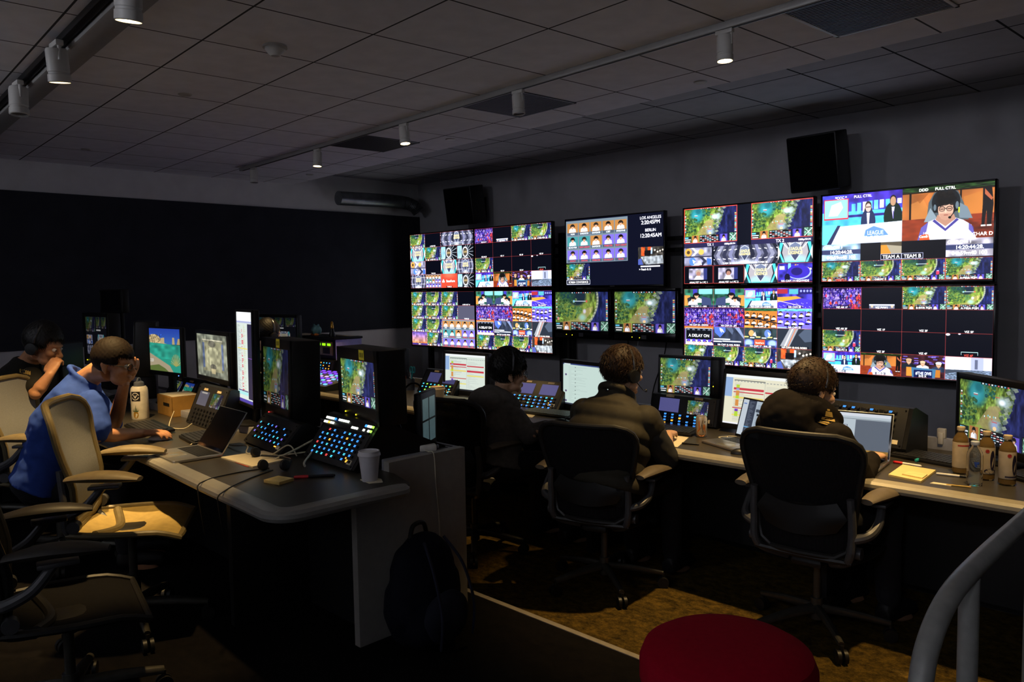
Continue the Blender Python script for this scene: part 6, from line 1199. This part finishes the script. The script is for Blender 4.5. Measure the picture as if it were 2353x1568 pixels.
paper('cream notepad with writing on the right desk', [(2.42,-2.645),(2.567,-2.68),(2.55,-2.42),(2.4,-2.4)], DR, .008, mat('pad_cream', 'd8c488', .8, var=.03), 'writing_pad'); paper('small sticky notes lying on the cream notepad', [(2.47,-2.62),(2.56,-2.64),(2.555,-2.555),(2.475,-2.54)], DR+.0081, .006, mat('pad_note', 'e0cc90', .8)); paper('narrow paper strip at the front edge of the right desk', [(2.60,-2.67),(2.68,-2.66),(2.68,-2.635),(2.605,-2.64)], DR, .003)
paper('white paper under the arm of the person in the vest', [(1.27,-2.74),(1.36,-2.72),(1.26,-2.45),(1.14,-2.45)], DR); paper('cream paper between the person in the hoodie and keyboard', [(-.06,-2.52),(.1,-2.53),(-.03,-2.32),(-.14,-2.35)], DR); paper('cream papers in front of the grey keyed keyboard', [(-1.06,-2.6),(-.7,-2.58),(-.78,-2.46),(-1.08,-2.47)], DR); paper('light note on the palm rest of the right laptop', [(2.17,-2.62),(2.3,-2.615),(2.295,-2.575),(2.17,-2.58)], DR+.016, .002)
t = thing('pencil_cup', 'clear pencil cup of pens and teal scissors at the end of the intercoms', 'pencil cup', (-1.72, -2.15, DR)); O('cup_shell', MB().lathe([(.0,.002),(.042,.0),(.045,.1),(.042,.1),(.039,.004),(0,.004)]), mat('smoky_clear', '9c9ca4', .1, trans=.7), t)
for nm, lb, a, b_, r, m in (('scissors','teal handled scissors in the pencil cup',(.01,.0,.01),(.03,.01,.15),.006,mat('teal_handle', '188c94', .4)),('pen','orange pen in the pencil cup',(-.01,-.02,.01),(-.015,-.035,.12),.006,mat('pen_orange', 'c05818', .4)),('pen','dark pen leaning left in the pencil cup',(0,.02,.01),(-.04,.0,.17),.004,BLK),('pen','silver pen in the pencil cup',(.02,.01,.01),(-.02,.02,.16),.004,ALU)):
    q = MB().tube([V(a), V(b_)], r, 10, False)
    if nm == 'scissors':
        for k in (-.018, .018): q.tube([V(b_)+V((k+.016*math.cos(u), 0, .022+.026*math.sin(u))) for u in [2*PI*i/14 for i in range(15)]], .005, 8, False)
    o = O(nm, local(q, (0, 0, 0)), m, None, (-1.72, -2.15, DR+.004)); tag(o, lb, 'pen' if nm == 'pen' else 'scissors')
t = thing('desk_phone', 'brown desk unit with a curled cord left of the pencil cup', 'desk unit', (-2.12, -2.35, DR), R(10)); O('unit_body', MB().loft([[(s*.16, y, z) for y, z in ((-.12,0),(-.12,.03),(.1,.12),(.12,0))] for s in (-1, 1)]), mat('unit_brown', '5c4a38', .6), t, smooth=False); O('handset', MB().tube([(-.1,-.09,.07),(-.1,.0,.11),(-.1,.08,.14)], .018), BLK, t); O('status_light', MB().ball((.1,-.06,.07), .005), glow('led_white', 'f0f0e0', 3), t)
t = thing('desk_speaker', 'round dark bottle shaped object beside the pencil cup', 'desk speaker', (-1.95, -2.42, DR)); O('round_body', MB().ball((0,0,.05), .05), mat('dark_green_glass', '2c3c38', .3), t)
t = thing('tumbler_glass', 'clear tumbler with a red drink behind the headset wearer', 'glass', (.62, -2.2, DR)); O('glass_wall', MB().lathe([(0,.0),(.036,0),(.042,.14),(.039,.14),(.034,.006),(0,.006)]), mat('tumbler_clear', 'e0e4ec', .05, trans=.85, ior=1.2), t); O('red_drink', MB().lathe([(0,.008),(.033,.008),(.036,.09),(0,.09)]), mat('drink_red', 'b02028', .2, trans=.3), t)
t = thing('cable_clip', 'small white clip on the rear rail of the right desk', 'clip', (2.42, -1.88, .8)); O('clip_body', MB().box(-.02,.02,-.02,.01,0,.05,.004), WHITE, t); O('clip_jaw', MB().box(-.012,.012,-.03,-.018,-.03,.03,.003), WHITE, t)
cable('white charger cable beside the drink can and laptop', [(1.42,-2.3,DR+.004),(1.4,-2.36,DR+.006),(1.47,-2.38,DR+.004),(1.44,-2.33,DR+.012),(1.5,-2.34,DR+.02)], .003, CW)
for k, (x, y) in enumerate(((-.02,-1.84),(.42,-1.84))): cable('thin black cable running up beside the list page monitor, %s side' % ('near', 'far')[k], [(x,y,DR+.08),(x-.01,y-.01,.9),(x,y,1.02)], .004, BLK)

# ---------------------------------------------------------------- on the floor
t = thing('round_stool', 'round dark red upholstered stool in the foreground', 'stool', (2.66, -4.50, PF)); z = .69-PF
O('stool_seat', MB().lathe([(0,z),(.13,z-.002),(.185,z-.012),(.215,z-.03),(.227,z-.06),(.227,z-.11),(.214,z-.13),(0,z-.13)], n=48), mat('stool_red', 'b80c2c', .9, 0, .15, .06, 60, .2, 500), t); O('stool_column', MB().cyl((0,0,.02), (0,0,z-.12), .03), CHROME, t); O('stool_base', MB().lathe([(0,0),(.22,0),(.22,.01),(.12,.022),(0,.03)], n=40), CHROME, t)
t = thing('guard_rail', 'grey painted tube handrail curving down at the lower right', 'handrail', (3.21, -4.8, PF)); RP = mat('rail_paint', 'a4a49e', .35, .1); o3 = (3.21, -4.8, PF)
O('hand_rail', local(MB().tube([(3.21,-2.9,1.),(3.21,-3.9,1.),(3.21,-4.35,1.),(3.21,-4.6,.985),(3.213,-4.74,.93),(3.215,-4.79,.84),(3.215,-4.795,.72),(3.215,-4.795,.5),(3.215,-4.795,PF)], .0215, 18), o3), RP, t)
for y in (-4.46, -3.85): O('rail_post', local(MB().cyl((3.21,y,PF), (3.21,y,.985), .0205), o3), RP, t)
t = thing('backpack', 'dark blue backpack leaning on the grey end panel', 'backpack', (1.08, -4.26, PF), R(8)); m = MB().ball((0,0,.2), (.13,.2,.22)).ball((0,0,.3), (.11,.17,.19)).ball((.05,0,.13), (.13,.17,.13))
O('bag_body', remeshed(m, .012, 4, .5, .01, 9), mat('backpack_navy', '12141f', .85, 0, .2, .1, 50), t); O('front_pocket', MB().ball((.13,0,.15), (.06,.13,.11)), mat('backpack_navy2', '181b2c', .85), t); O('carry_loop', MB().tube([(-.02,-.05,.47),(-.02,-.03,.52),(-.02,.03,.52),(-.02,.05,.47)], .01), BLK, t)
for s in (-1, 1): O('shoulder_strap', MB().tube([(.07,s*.06,.47),(.15,s*.09,.36),(.2,s*.1,.2),(.19,s*.1,.06)], .016, 10, flat=.4), mat('strap_navy', '20243a', .8), t)
cable('thin pale cable on the dark floor at the bottom edge', [(1.55,-5.1,PF+.004),(1.62,-5.25,PF+.004),(1.6,-5.45,PF+.004),(1.68,-5.62,PF+.004)], .003, CW)
t = keyboard('red backlit keyboard in front of the person at the left edge', *PZ(143, 884, .835).xy, DL, -10, .34, .13, glow('key_red_backlight', 'ff2038', .5))
_p = PD(138, 840, 5.0); monitor('narrow side-on monitor before the face of the person at the left edge', _p.x, _p.y, _p.z, -62, .3, .26, 0, 'chat', .1, .862, (.012,.012,.012,.02), .03, 'stand')
